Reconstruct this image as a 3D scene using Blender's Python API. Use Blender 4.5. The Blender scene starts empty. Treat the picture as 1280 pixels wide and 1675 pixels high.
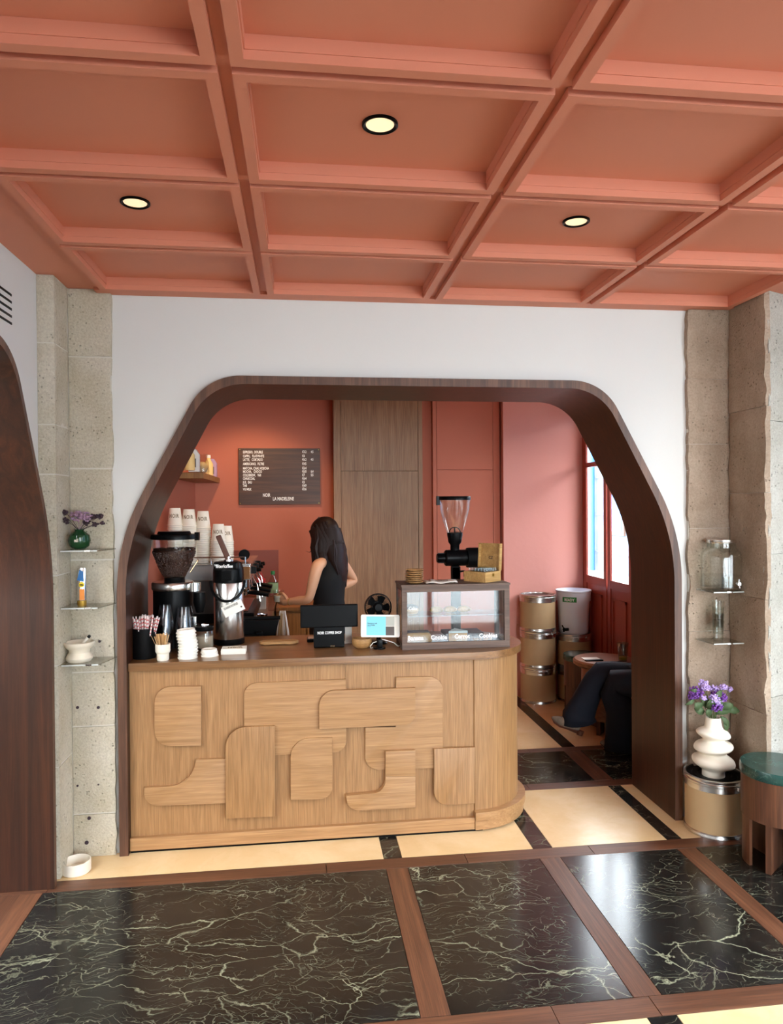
import bpy, bmesh, math, random
from mathutils import Vector, Matrix, noise
random.seed(7)
S = bpy.context.scene
COL = S.collection
PI = math.pi
R = math.radians

# ------------------------------------------------------------------ camera
FPX = 1185.0
yaw, pit, rol = R(7.10), R(-0.50), R(-0.42)
CAM = Vector((0, -3.555, 1.65))
_f = Vector((math.sin(yaw)*math.cos(pit), math.cos(yaw)*math.cos(pit), math.sin(pit)))
_r0 = _f.cross(Vector((0, 0, 1))).normalized(); _u0 = _r0.cross(_f)
_r = _r0*math.cos(rol) + _u0*math.sin(rol); _u = _u0*math.cos(rol) - _r0*math.sin(rol)
cd = bpy.data.cameras.new('camera'); cam = bpy.data.objects.new('camera', cd); COL.objects.link(cam)
cam.matrix_world = Matrix(((_r.x, _u.x, -_f.x, CAM.x), (_r.y, _u.y, -_f.y, CAM.y), (_r.z, _u.z, -_f.z, CAM.z), (0, 0, 0, 1)))
cd.sensor_fit = 'HORIZONTAL'; cd.sensor_width = 36; cd.lens = FPX/1280*36; cd.clip_start = 0.05; cd.clip_end = 200
S.camera = cam
def ray(x, y): return _f + _r*((x-640)/FPX) - _u*((y-837.5)/FPX)
def atY(x, y, v): d = ray(x, y); return CAM + d*((v-CAM.y)/d.y)
def atZ(x, y, v): d = ray(x, y); return CAM + d*((v-CAM.z)/d.z)
def atX(x, y, v): d = ray(x, y); return CAM + d*((v-CAM.x)/d.x)

# ------------------------------------------------------------------ light
w = bpy.data.worlds.new('sky'); S.world = w; w.use_nodes = True
bg = w.node_tree.nodes['Background']
bg.inputs[0].default_value = (0.935, 0.975, 1.0, 1); bg.inputs[1].default_value = 14.0
S.view_settings.view_transform = 'Standard'; S.view_settings.look = 'None'
S.view_settings.gamma = 1; S.view_settings.use_curve_mapping = False
S.view_settings.exposure = 0.52
S.cycles.use_denoising = True
S.cycles.max_bounces = 10; S.cycles.diffuse_bounces = 5; S.cycles.glossy_bounces = 4
S.cycles.transmission_bounces = 8; S.cycles.transparent_max_bounces = 12
S.cycles.caustics_reflective = False; S.cycles.caustics_refractive = False
S.cycles.sample_clamp_indirect = 6
def area(name, loc, target, sx, sy, power=0, color=(1, 1, 1), portal=False, spread=180):
    l = bpy.data.lights.new(name, 'AREA'); l.shape = 'RECTANGLE'; l.size = sx; l.size_y = sy
    l.energy = power; l.color = color; l.spread = R(spread)
    if portal: l.cycles.is_portal = True
    o = bpy.data.objects.new(name, l); COL.objects.link(o); o.location = loc
    o.rotation_euler = (Vector(target)-Vector(loc)).to_track_quat('-Z', 'Y').to_euler()
    return o
def spot(name, loc, target, power, color, size=70, blend=0.6, rad=0.04):
    l = bpy.data.lights.new(name, 'SPOT'); l.energy = power; l.color = color; l.spot_size = R(size); l.spot_blend = blend
    l.shadow_soft_size = rad
    o = bpy.data.objects.new(name, l); COL.objects.link(o); o.location = loc
    o.rotation_euler = (Vector(target)-Vector(loc)).to_track_quat('-Z', 'Y').to_euler()
    return o
# daylight through the shop front behind the camera and the street windows on the right
area('shopfront_portal', (1.75, -5.98, 1.3), (1.75, 0, 1.3), 2.1, 2.5, portal=True)
area('right_window_portal', (3.03, -2.75, 1.4), (-1, -2.75, 1.4), 3.7, 2.3, portal=True)
area('bar_window_portal', (2.50, 1.52, 1.75), (0.5, 1.52, 1.75), 2.0, 1.5, portal=True)
WARM = (1.0, 0.66, 0.36)
spot('bar_spot', (-0.35, 1.75, 2.60), (-0.45, 2.5, 1.2), 22, WARM, 95)
spot('bar_spot', (0.45, 1.0, 2.60), (0.15, 1.5, 1.0), 14, WARM, 90)
spot('bar_spot', (-0.5, 0.85, 2.60), (-0.5, 0.9, 1.0), 12, WARM, 80)

# ------------------------------------------------------------------ materials
def lin(c):
    return tuple(((x/255/12.92) if x/255 <= .04045 else ((x/255+.055)/1.055)**2.4) for x in c) + (1,)
class NT:
    def __init__(s, name):
        s.m = bpy.data.materials.new(name); s.m.use_nodes = True; s.t = s.m.node_tree; s.b = s.t.nodes['Principled BSDF']
    def n(s, t, **k):
        x = s.t.nodes.new(t)
        for a, v in k.items():
            if a.startswith('i_'): x.inputs[a[2:].replace('_', ' ')].default_value = v
            else: setattr(x, a, v)
        return x
    def l(s, a, b): s.t.links.new(a, b)
    def coords(s, scale=(1, 1, 1), rnd=True, kind='Object'):
        c = s.n('ShaderNodeTexCoord'); m = s.n('ShaderNodeMapping'); m.inputs['Scale'].default_value = scale
        if rnd:
            oi = s.n('ShaderNodeObjectInfo'); mu = s.n('ShaderNodeMath', operation='MULTIPLY'); mu.inputs[1].default_value = 37
            s.l(oi.outputs['Random'], mu.inputs[0])
            cb = s.n('ShaderNodeCombineXYZ'); s.l(mu.outputs[0], cb.inputs[0]); s.l(mu.outputs[0], cb.inputs[2])
            ad = s.n('ShaderNodeVectorMath', operation='ADD'); s.l(c.outputs[kind], ad.inputs[0]); s.l(cb.outputs[0], ad.inputs[1])
            s.l(ad.outputs[0], m.inputs[0])
        else: s.l(c.outputs[kind], m.inputs[0])
        return m.outputs[0]
    def ramp(s, fac, stops):
        r = s.n('ShaderNodeValToRGB'); e = r.color_ramp.elements
        while len(e) < len(stops): e.new(0.5)
        for i, (p, c) in enumerate(stops): e[i].position = p; e[i].color = c
        s.l(fac, r.inputs[0]); return r.outputs[0]
    def mix(s, fac, a, b, mode='MIX'):
        x = s.n('ShaderNodeMix', data_type='RGBA', blend_type=mode)
        for v, i in ((fac, 0), (a, 6), (b, 7)):
            if hasattr(v, 'links'): s.l(v, x.inputs[i])
            else: x.inputs[i].default_value = v
        return x.outputs[2]
    def bump(s, h, strength=.3, dist=.002):
        b = s.n('ShaderNodeBump'); b.inputs['Strength'].default_value = strength; b.inputs['Distance'].default_value = dist
        s.l(h, b.inputs['Height']); s.l(b.outputs[0], s.b.inputs['Normal'])
def plain(name, c, rough=.5, metal=0, bump=0, bscale=200, trans=0, alpha=1, ior=1.45, emit=None, es=1, spec=None, var=0):
    t = NT(name); b = t.b
    b.inputs['Base Color'].default_value = lin(c); b.inputs['Roughness'].default_value = rough; b.inputs['Metallic'].default_value = metal
    b.inputs['IOR'].default_value = ior
    if spec is not None: b.inputs['Specular IOR Level'].default_value = spec
    if trans: b.inputs['Transmission Weight'].default_value = trans
    if alpha < 1: b.inputs['Alpha'].default_value = alpha
    if emit: b.inputs['Emission Color'].default_value = lin(emit); b.inputs['Emission Strength'].default_value = es
    if bump or var:
        nz = t.n('ShaderNodeTexNoise', i_Scale=bscale, i_Detail=4.0); t.l(t.coords(), nz.inputs['Vector'])
        if bump: t.bump(nz.outputs[0], bump, .003)
        if var:
            nz2 = t.n('ShaderNodeTexNoise', i_Scale=6.0, i_Detail=3.0); t.l(t.coords(), nz2.inputs['Vector'])
            r = t.ramp(nz2.outputs[0], [(.3, (1-var,)*3+(1,)), (.7, (1, 1, 1, 1))])
            t.l(t.mix(1.0, lin(c), r, 'MULTIPLY'), b.inputs['Base Color'])
    return t.m
def wood(name, dark, light, axis='z', rough=.45, fine=1.0, contrast=1.0, coat=0):
    t = NT(name)
    sc = {'z': (14, 14, .55), 'x': (.55, 14, 14), 'y': (14, .55, 14)}[axis]
    v = t.coords(tuple(a*fine for a in sc))
    n1 = t.n('ShaderNodeTexNoise', i_Scale=1.6, i_Detail=5.0, i_Roughness=.55, i_Distortion=1.2); t.l(v, n1.inputs['Vector'])
    sc2 = {'z': (170, 170, 5), 'x': (5, 170, 170), 'y': (170, 5, 170)}[axis]
    n2 = t.n('ShaderNodeTexNoise', i_Scale=1.5, i_Detail=3.0); t.l(t.coords(sc2), n2.inputs['Vector'])
    c1 = t.ramp(n1.outputs[0], [(.30, lin(dark)), (.5, lin([(a+b)/2 for a, b in zip(dark, light)])), (.68, lin(light))])
    c2 = t.ramp(n2.outputs[0], [(.35, (1-.30*contrast,)*3+(1,)), (.62, (1, 1, 1, 1))])
    t.l(t.mix(1.0, c1, c2, 'MULTIPLY'), t.b.inputs['Base Color'])
    t.b.inputs['Roughness'].default_value = rough
    if coat: t.b.inputs['Coat Weight'].default_value = coat; t.b.inputs['Coat Roughness'].default_value = .15
    t.bump(n2.outputs[0], .25, .0012)
    return t.m
def marble(name, base, base2, vein, rough=.18, scale=1.0, amount=1.0):
    t = NT(name); v = t.coords((scale, scale, scale))
    ad = v
    for sc_, amp, det in ((.9, .50, 2.0), (3.6, .26, 6.0), (22.0, .03, 3.0)):
        dn = t.n('ShaderNodeTexNoise', i_Scale=sc_, i_Detail=det, i_Roughness=.5); t.l(v, dn.inputs['Vector'])
        sb = t.n('ShaderNodeVectorMath', operation='SUBTRACT'); t.l(dn.outputs['Color'], sb.inputs[0]); sb.inputs[1].default_value = (.5, .5, .5)
        scl = t.n('ShaderNodeVectorMath', operation='SCALE'); scl.inputs['Scale'].default_value = amp; t.l(sb.outputs[0], scl.inputs[0])
        a2 = t.n('ShaderNodeVectorMath', operation='ADD'); t.l(ad if ad is v else ad.outputs[0], a2.inputs[0]); t.l(scl.outputs[0], a2.inputs[1]); ad = a2
    st = t.n('ShaderNodeMapping'); st.inputs['Scale'].default_value = (.9, 2.3, 1); st.inputs['Rotation'].default_value = (0, 0, R(-28)); t.l(ad.outputs[0], st.inputs[0])
    out = None
    for sc, wd, w in ((1.7, .0075, .95), (3.7, .010, .8), (8.0, .013, .6), (17, .022, .4)):
        vo = t.n('ShaderNodeTexVoronoi', feature='DISTANCE_TO_EDGE', i_Scale=sc); t.l(st.outputs[0], vo.inputs['Vector'])
        r = t.ramp(vo.outputs['Distance'], [(0, (w*amount,)*3+(1,)), (wd*.35, (w*.55*amount,)*3+(1,)), (wd*1.6, (0, 0, 0, 1))])
        mk = t.n('ShaderNodeTexNoise', i_Scale=1.2+sc*.35, i_Detail=4.0, i_Roughness=.6); t.l(ad.outputs[0], mk.inputs['Vector'])
        mr = t.ramp(mk.outputs[0], [(.46, (0, 0, 0, 1)), (.66, (1, 1, 1, 1))])
        rr = t.mix(1.0, r, mr, 'MULTIPLY')
        out = rr if out is None else t.mix(1.0, out, rr, 'ADD')
    cl = t.n('ShaderNodeTexNoise', i_Scale=3.0, i_Detail=7.0, i_Roughness=.65); t.l(ad.outputs[0], cl.inputs['Vector'])
    bc = t.mix(t.ramp(cl.outputs[0], [(.4, (0, 0, 0, 1)), (.75, (1, 1, 1, 1))]), lin(base), lin(base2))
    t.l(t.mix(out, bc, lin(vein)), t.b.inputs['Base Color'])
    t.b.inputs['Roughness'].default_value = rough
    return t.m
def stone(name, c1, c2, pit=.5, bump=.8):
    t = NT(name); v = t.coords((1, 1, 1))
    n1 = t.n('ShaderNodeTexNoise', i_Scale=4.0, i_Detail=6.0, i_Roughness=.6); t.l(v, n1.inputs['Vector'])
    n2 = t.n('ShaderNodeTexNoise', i_Scale=95.0, i_Detail=5.0, i_Roughness=.7); t.l(v, n2.inputs['Vector'])
    vo = t.n('ShaderNodeTexVoronoi', i_Scale=48.0); vo.inputs['Randomness'].default_value = 1; t.l(v, vo.inputs['Vector'])
    n3 = t.n('ShaderNodeTexNoise', i_Scale=11.0, i_Detail=2.0); t.l(v, n3.inputs['Vector'])
    mm = t.n('ShaderNodeMath', operation='MULTIPLY'); t.l(t.ramp(n3.outputs[0], [(.42, (0, 0, 0, 1)), (.6, (1, 1, 1, 1))]), mm.inputs[0])
    t.l(t.ramp(vo.outputs['Distance'], [(.10, (1, 1, 1, 1)), (.24, (0, 0, 0, 1))]), mm.inputs[1])
    base = t.mix(t.ramp(n1.outputs[0], [(.35, (0, 0, 0, 1)), (.65, (1, 1, 1, 1))]), lin(c1), lin(c2))
    g = t.mix(1.0, base, t.ramp(n2.outputs[0], [(.3, (.74, .72, .7, 1)), (.65, (1, 1, 1, 1))]), 'MULTIPLY')
    pf = t.n('ShaderNodeMath', operation='MULTIPLY'); t.l(mm.outputs[0], pf.inputs[0]); pf.inputs[1].default_value = pit
    t.l(t.mix(pf.outputs[0], g, lin([x*.45 for x in c1])), t.b.inputs['Base Color'])
    hs = t.n('ShaderNodeMath', operation='SUBTRACT'); t.l(n2.outputs[0], hs.inputs[0]); t.l(mm.outputs[0], hs.inputs[1])
    t.bump(hs.outputs[0], bump, .006)
    t.b.inputs['Roughness'].default_value = .95
    return t.m
M = {}
M['salmon'] = plain('salmon_ceiling_paint', (208, 131, 104), .55, bump=.05, bscale=300)
M['salmon_wall'] = plain('salmon_wall_paint', (190, 110, 86), .7, bump=.12, bscale=60)
M['plaster_pink'] = plain('pink_plaster', (220, 152, 140), .75, bump=.35, bscale=22)
M['backsplash'] = plain('brown_red_panel', (140, 72, 56), .35)
M['red_frame'] = plain('brick_red_joinery', (158, 68, 52), .4, bump=.05)
M['white_wall'] = plain('white_wall_paint', (216, 215, 211), .8, bump=.06, bscale=120)
M['walnut'] = wood('dark_walnut', (40, 19, 9), (70, 36, 18), 'z', .42, contrast=.7)
M['walnut_x'] = wood('dark_walnut_horizontal', (60, 32, 18), (98, 58, 36), 'x', .4)
M['walnut_edge'] = wood('walnut_edge', (72, 44, 30), (118, 80, 58), 'z', .5)
M['oak'] = wood('oak_vertical', (146, 105, 64), (172, 129, 84), 'z', .5, 3.2, .8)
M['oak_x'] = wood('oak_horizontal', (152, 111, 70), (178, 136, 92), 'x', .5, 2.6, .55)
M['oak_top'] = wood('oak_counter_top', (114, 78, 46), (150, 108, 68), 'x', .3, coat=.2)
M['oak_cab'] = wood('oak_cabinet', (138, 98, 64), (166, 126, 88), 'z', .5, 2.0)
M['oak_low'] = wood('oak_low_cabinet', (140, 92, 46), (170, 120, 66), 'z', .5)
M['floor_wood'] = wood('floor_wood_x', (80, 48, 32), (118, 76, 52), 'x', .42)
M['floor_wood_y'] = wood('floor_wood_y', (80, 48, 32), (118, 76, 52), 'y', .42)
M['black_marble'] = marble('black_marble', (20, 19, 18), (38, 36, 32), (178, 180, 150), .17)
M['cream_marble'] = marble('cream_marble', (222, 190, 142), (234, 208, 166), (206, 168, 120), .25, amount=.35)
M['green_marble'] = marble('green_marble', (20, 52, 48), (48, 92, 84), (110, 150, 138), .2, 2.5)
M['grout'] = plain('dark_joint', (40, 28, 22), .9)
M['stone_l'] = stone('limestone_pale', (196, 186, 162), (212, 204, 186), .55)
M['stone_r'] = stone('limestone_tan', (166, 146, 126), (188, 168, 148), .25, 1.0)
M['stone_lit'] = stone('limestone_daylit', (186, 184, 174), (206, 204, 196), .45, 1.4)  # paler, cooler copy of the pier stone; window daylight put into its colour
M['mortar'] = plain('mortar', (214, 208, 196), .95, bump=.6, bscale=80)
M['black'] = plain('black_plastic', (9, 9, 10), .32, spec=.12)
M['black_matte'] = plain('black_matte', (12, 12, 13), .55, spec=.15)
M['steel'] = plain('brushed_steel', (214, 212, 208), .26, 1)
M['chrome'] = plain('chrome', (225, 225, 225), .08, 1)
M['steel_dark'] = plain('dark_steel', (110, 108, 106), .3, 1)
M['paper'] = plain('white_paper', (236, 232, 222), .8)
M['cup_white'] = plain('paper_cup_white', (238, 232, 218), .6)
M['ceramic'] = plain('cream_ceramic', (226, 216, 196), .3, bump=.05)
M['ceramic_w'] = plain('white_ceramic', (236, 228, 212), .55)
M['glass'] = plain('clear_glass', (255, 255, 255), .02, trans=1, ior=1.45)
def thin_glass(name, tint=(245, 250, 250), a=.03, rough=.03, k=.55):
    t = NT(name); mixn = t.n('ShaderNodeMixShader'); tr = t.n('ShaderNodeBsdfTransparent'); gl = t.n('ShaderNodeBsdfGlossy')
    tr.inputs[0].default_value = lin(tint); gl.inputs['Roughness'].default_value = rough
    lw = t.n('ShaderNodeLayerWeight'); lw.inputs[0].default_value = .5
    pw = t.n('ShaderNodeMath', operation='POWER'); t.l(lw.outputs['Facing'], pw.inputs[0]); pw.inputs[1].default_value = 3.5
    ma = t.n('ShaderNodeMath', operation='MULTIPLY_ADD'); t.l(pw.outputs[0], ma.inputs[0]); ma.inputs[1].default_value = k; ma.inputs[2].default_value = a
    t.l(ma.outputs[0], mixn.inputs[0]); t.l(tr.outputs[0], mixn.inputs[1]); t.l(gl.outputs[0], mixn.inputs[2])
    t.l(mixn.outputs[0], t.t.nodes['Material Output'].inputs[0]); return t.m
M['pane'] = thin_glass('window_pane', (250, 253, 255), .02, .02, .35)
M['vitrine'] = thin_glass('vitrine_glass', (240, 248, 252), .085)
M['clear_plastic'] = thin_glass('clear_plastic', (244, 245, 246), .06, .12, .6)
M['glassware'] = thin_glass('glassware', (251, 253, 252), .04, .06, .5)
M['glass_edge'] = plain('glass_edge', (196, 200, 196), .2)
M['glassware_b'] = thin_glass('tumbler_glass', (232, 236, 234), .13, .10, .8)
M['shelf_glass'] = thin_glass('smoked_shelf_glass', (232, 232, 228), .14, .10)
M['kraft'] = plain('kraft_board', (180, 150, 110), .6, bump=.05, var=.06)
M['bucket'] = plain('translucent_white_plastic', (232, 238, 248), .4)
M['white_text'] = plain('white_lettering', (255, 255, 252), .6)
M['dark_text'] = plain('dark_lettering', (60, 50, 44), .7)
M['grey_text'] = plain('grey_lettering', (130, 112, 84), .7)
M['skin'] = plain('skin', (222, 168, 132), .5, bump=.03)
M['hair'] = plain('dark_brown_hair', (36, 20, 15), .5, spec=.3)
M['black_cloth'] = plain('black_jersey', (14, 14, 16), .85, bump=.2, bscale=60)
M['jeans'] = plain('dark_blue_denim', (15, 20, 34), .85, bump=.3, bscale=400)
M['grey_cloth'] = plain('charcoal_wool', (52, 52, 58), .9, bump=.3, bscale=90)
M['bamboo'] = wood('bamboo', (176, 134, 76), (208, 168, 106), 'x', .5)
M['wicker'] = wood('tan_board', (158, 112, 62), (190, 146, 92), 'x', .6)
M['grey_wood'] = wood('weathered_wood', (82, 62, 52), (118, 94, 80), 'x', .6)
M['stool_wood'] = wood('stool_walnut', (70, 40, 24), (112, 70, 46), 'z', .45)
M['table_wood'] = wood('table_wood', (128, 78, 44), (168, 110, 70), 'x', .4)
M['bean'] = plain('coffee_bean', (58, 32, 20), .4)
M['stripe_r'] = plain('pink_red_straw', (214, 96, 96), .6)
M['stripe_w'] = plain('white_straw', (240, 226, 222), .6)
M['stirrer'] = plain('birch_wood', (206, 164, 112), .6)
M['green_glaze'] = plain('green_glaze', (28, 66, 36), .12)
M['leaf'] = plain('leaf_green', (66, 84, 50), .6)
M['leaf_dark'] = plain('dark_foliage', (60, 44, 52), .8)
M['lilac'] = plain('lilac_petals', (186, 160, 214), .7)
M['purple'] = plain('purple_petals', (118, 66, 150), .7)
M['mauve'] = plain('dusty_mauve_petals', (160, 128, 150), .8)
M['stem'] = plain('stem_green', (80, 92, 48), .7)
M['yellow'] = plain('yellow_print', (232, 206, 40), .5)
M['orange'] = plain('orange_print', (228, 140, 60), .5)
M['blue'] = plain('blue_print', (50, 110, 170), .4)
M['gold'] = plain('gold_cap', (176, 140, 60), .35, .8)
M['leather'] = plain('brown_leather', (84, 44, 26), .5)
M['snake'] = stone('snakeskin', (150, 128, 108), (112, 94, 80), .9, .4)
M['red'] = plain('red_plastic', (190, 24, 30), .4)
M['lamp'] = plain('lamp_lens', (255, 236, 190), .5, emit=(255, 226, 184), es=.60)
M['screen'] = plain('tablet_screen', (20, 30, 34), .2, emit=(128, 206, 226), es=1.0)
M['screen_w'] = plain('screen_picture', (40, 40, 40), .2, emit=(200, 200, 190), es=.7)
M['facade'] = stone('street_facade', (92, 106, 118), (118, 130, 140), .1, .3)
M['asphalt'] = plain('pavement', (150, 150, 148), .9, bump=.3)
M['pastry'] = plain('golden_pastry', (198, 132, 62), .5, bump=.5, bscale=60)
M['choc'] = plain('chocolate', (60, 34, 24), .4)
M['cream'] = plain('cream_icing', (240, 232, 216), .6)
M['juice'] = plain('yellow_drink', (222, 186, 70), .1, trans=.5)
M['milk'] = plain('iced_milk', (226, 214, 196), .3)

# ------------------------------------------------------------------ mesh tools
class B:
    def __init__(s): s.b = bmesh.new()
    def box(s, x0, x1, y0, y1, z0, z1, bev=0, mi=0):
        bm = s.b
        vs = [bm.verts.new((x, y, z)) for x in (x0, x1) for y in (y0, y1) for z in (z0, z1)]
        fs = [bm.faces.new([vs[i] for i in q]) for q in ((0, 1, 3, 2), (4, 6, 7, 5), (0, 4, 5, 1), (2, 3, 7, 6), (0, 2, 6, 4), (1, 5, 7, 3))]
        for f in fs: f.material_index = mi
        if bev:
            es = list({e for f in fs for e in f.edges})
            bmesh.ops.bevel(bm, geom=es, offset=bev, segments=2, profile=.6, affect='EDGES', material=-1)
        return s
    def prism(s, pts, a0, a1, axis='y', bev=0, mi=0):
        """pts: 2-D outline; axis y -> (x,z) outline extruded in y; axis z -> (x,y); axis x -> (y,z)"""
        bm = s.b
        mk = {'y': lambda p, a: (p[0], a, p[1]), 'z': lambda p, a: (p[0], p[1], a), 'x': lambda p, a: (a, p[0], p[1])}[axis]
        A = [bm.verts.new(mk(p, a0)) for p in pts]; C = [bm.verts.new(mk(p, a1)) for p in pts]
        fs = [bm.faces.new(A), bm.faces.new(C[::-1])]
        n = len(pts)
        for i in range(n): fs.append(bm.faces.new((A[i], C[i], C[(i+1) % n], A[(i+1) % n])))
        for f in fs: f.material_index = mi
        if bev:
            es = list({e for f in fs[:2] for e in f.edges})
            bmesh.ops.bevel(bm, geom=es, offset=bev, segments=2, profile=.6, affect='EDGES', material=-1)
        return s
    def hole(s, outer, inner, a0, a1, axis='y'):
        bm = s.b
        mk = {'y': lambda p, a: (p[0], a, p[1]), 'z': lambda p, a: (p[0], p[1], a), 'x': lambda p, a: (a, p[0], p[1])}[axis]
        rings = []
        for loop in (outer, inner):
            vs = [bm.verts.new(mk(p, a0)) for p in loop]
            es = [bm.edges.new((vs[i], vs[(i+1) % len(vs)])) for i in range(len(vs))]
            rings.append((vs, es))
        g = bmesh.ops.triangle_fill(bm, use_beauty=True, use_dissolve=False, edges=rings[0][1]+rings[1][1])
        fs = [f for f in g['geom'] if isinstance(f, bmesh.types.BMFace)]
        ex = bmesh.ops.extrude_face_region(bm, geom=fs, use_keep_orig=True)
        d = {'y': Vector((0, a1-a0, 0)), 'z': Vector((0, 0, a1-a0)), 'x': Vector((a1-a0, 0, 0))}[axis]
        for v in ex['geom']:
            if isinstance(v, bmesh.types.BMVert): v.co += d
        return s
    def lathe(s, prof, c=(0, 0, 0), n=28, mi=0, axis='z', close=False):
        bm = s.b; rows = []
        for r, z in prof:
            if r < 1e-6:
                p = (0, 0, z); rows.append([s._ax(p, c, axis)]); rows[-1] = [bm.verts.new(rows[-1][0])]
            else:
                rows.append([bm.verts.new(s._ax((r*math.cos(2*PI*i/n), r*math.sin(2*PI*i/n), z), c, axis)) for i in range(n)])
        pairs = list(zip(rows, rows[1:]))
        if close: pairs.append((rows[-1], rows[0]))
        for a, b in pairs:
            for i in range(n):
                j = (i+1) % n
                if len(a) == 1 and len(b) == 1: continue
                if len(a) == 1: q = (a[0], b[i], b[j])
                elif len(b) == 1: q = (a[i], a[j], b[0])
                else: q = (a[i], a[j], b[j], b[i])
                bm.faces.new(q).material_index = mi
        return s
    def _ax(s, p, c, axis):
        x, y, z = p
        if axis == 'x': x, y, z = z, x, y
        elif axis == 'y': x, y, z = y, z, x
        return (x+c[0], y+c[1], z+c[2])
    def cyl(s, c, r, h, n=24, axis='z', r2=None, mi=0):
        r2 = r if r2 is None else r2
        return s.lathe([(0, 0), (r, 0), (r2, h), (0, h)], c, n, mi, axis)
    def tube(s, pts, r, n=8, mi=0, cap=True):
        bm = s.b; pts = [Vector(p) for p in pts]; rows = []
        rr = r if isinstance(r, (list, tuple)) else [r]*len(pts)
        up = Vector((0, 0, 1))
        for i, p in enumerate(pts):
            d = (pts[min(i+1, len(pts)-1)]-pts[max(i-1, 0)])
            d = d.normalized() if d.length > 1e-9 else Vector((0, 0, 1))
            if i == 0:
                up = Vector((0, 0, 1)) if abs(d.z) < .9 else Vector((0, 1, 0))
            a = d.cross(up)
            a = a.normalized() if a.length > 1e-6 else d.orthogonal().normalized()
            b = a.cross(d).normalized(); up = b
            rows.append([bm.verts.new(p + (a*math.cos(2*PI*k/n)+b*math.sin(2*PI*k/n))*rr[i]) for k in range(n)])
        for A, C in zip(rows, rows[1:]):
            for k in range(n): bm.faces.new((A[k], A[(k+1) % n], C[(k+1) % n], C[k])).material_index = mi
        if cap:
            bm.faces.new(rows[0]).material_index = mi; bm.faces.new(rows[-1][::-1]).material_index = mi
        return s
    def ell(s, c, r, u=14, v=9, mi=0, rot=None):
        g = bmesh.ops.create_uvsphere(s.b, u_segments=u, v_segments=v, radius=1)
        mt = Matrix.Translation(c) @ (rot.to_4x4() if rot else Matrix.Identity(4)) @ Matrix.Diagonal((r[0], r[1], r[2], 1))
        bmesh.ops.transform(s.b, matrix=mt, verts=g['verts'])
        for f in {f for v_ in g['verts'] for f in v_.link_faces}: f.material_index = mi
        return s
    def mat(s, m): bmesh.ops.transform(s.b, matrix=m, verts=s.b.verts); return s
    def build(s, name, mats, parent=None, smooth=None, loc=None):
        bm = s.b
        bmesh.ops.recalc_face_normals(bm, faces=bm.faces)
        me = bpy.data.meshes.new(name); bm.to_mesh(me); bm.free()
        for m in (mats if isinstance(mats, (list, tuple)) else [mats]): me.materials.append(m)
        if smooth:
            me.polygons.foreach_set('use_smooth', [True]*len(me.polygons))
            ang = R(smooth if smooth is not True else 40)
            bm2 = bmesh.new(); bm2.from_mesh(me)
            for e in bm2.edges:
                e.smooth = not (len(e.link_faces) == 2 and e.calc_face_angle(0) > ang)
            bm2.to_mesh(me); bm2.free()
        o = bpy.data.objects.new(name, me); COL.objects.link(o)
        if parent: o.parent = parent
        if loc: o.location = loc
        return o
def obj(name, me, parent=None, loc=(0, 0, 0), rot=(0, 0, 0)):
    o = bpy.data.objects.new(name, me); COL.objects.link(o); o.parent = parent; o.location = loc; o.rotation_euler = rot; return o
def tag(o, label, cat, group=None):
    o['label'] = label; o['category'] = cat
    if group: o['group'] = group
    return o
def thing(name, loc, label, cat, group=None, rz=0):
    o = bpy.data.objects.new(name, None); COL.objects.link(o); o.location = loc; o.rotation_euler = (0, 0, rz)
    o.empty_display_size = .05
    return tag(o, label, cat, group)
def struct(o): o['kind'] = 'structure'; return o
def dup(root, loc, label=None, rz=None, group=None):
    r = root.copy(); COL.objects.link(r); r.location = loc
    if rz is not None: r.rotation_euler = (0, 0, rz)
    if label: r['label'] = label
    if group: r['group'] = group
    for ch in list(root.children):
        c = ch.copy(); COL.objects.link(c); c.parent = r
        for g in list(ch.children):
            d = g.copy(); COL.objects.link(d); d.parent = c
    return r
def fillet(pts, seg=8):
    out = []; n = len(pts)
    for i, p in enumerate(pts):
        r = p[2] if len(p) > 2 else 0
        v = Vector(p[:2])
        if r <= 0: out.append((v.x, v.y)); continue
        a = Vector(pts[i-1][:2])-v; b = Vector(pts[(i+1) % n][:2])-v
        a.normalize(); b.normalize()
        ph = a.angle(b); t = r/math.tan(ph/2)
        c = v + (a+b).normalized()*(r/math.sin(ph/2))
        p0 = v+a*t-c; p1 = v+b*t-c
        a0 = math.atan2(p0.y, p0.x); a1 = math.atan2(p1.y, p1.x); d = a1-a0
        while d > PI: d -= 2*PI
        while d < -PI: d += 2*PI
        for k in range(seg+1):
            an = a0+d*k/seg; out.append((c.x+r*math.cos(an), c.y+r*math.sin(an)))
    return out
def text(name, s, mat, parent, loc, size, rot=(R(90), 0, 0), sx=1, align='LEFT', ext=.0006, space=1.0, cyl=None):
    cu = bpy.data.curves.new(name, 'FONT'); cu.body = s; cu.size = size; cu.extrude = ext; cu.align_x = align; cu.space_character = space; cu.resolution_u = 2; cu.offset = size*.02
    t = bpy.data.objects.new(name, cu)
    me = bpy.data.meshes.new_from_object(t); bpy.data.objects.remove(t)
    me.materials.clear(); me.materials.append(mat)
    for v in me.vertices:
        v.co.x *= sx
        if cyl:
            r, slope = cyl; a = v.co.x/r; y = v.co.y; z = v.co.z; rr = r+slope*y+z
            v.co = Vector((rr*math.sin(a), y, rr*math.cos(a)-r))
    return obj(name, me, parent, loc, rot)

# ================================================================== SETTING
CEIL = 2.68
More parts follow.
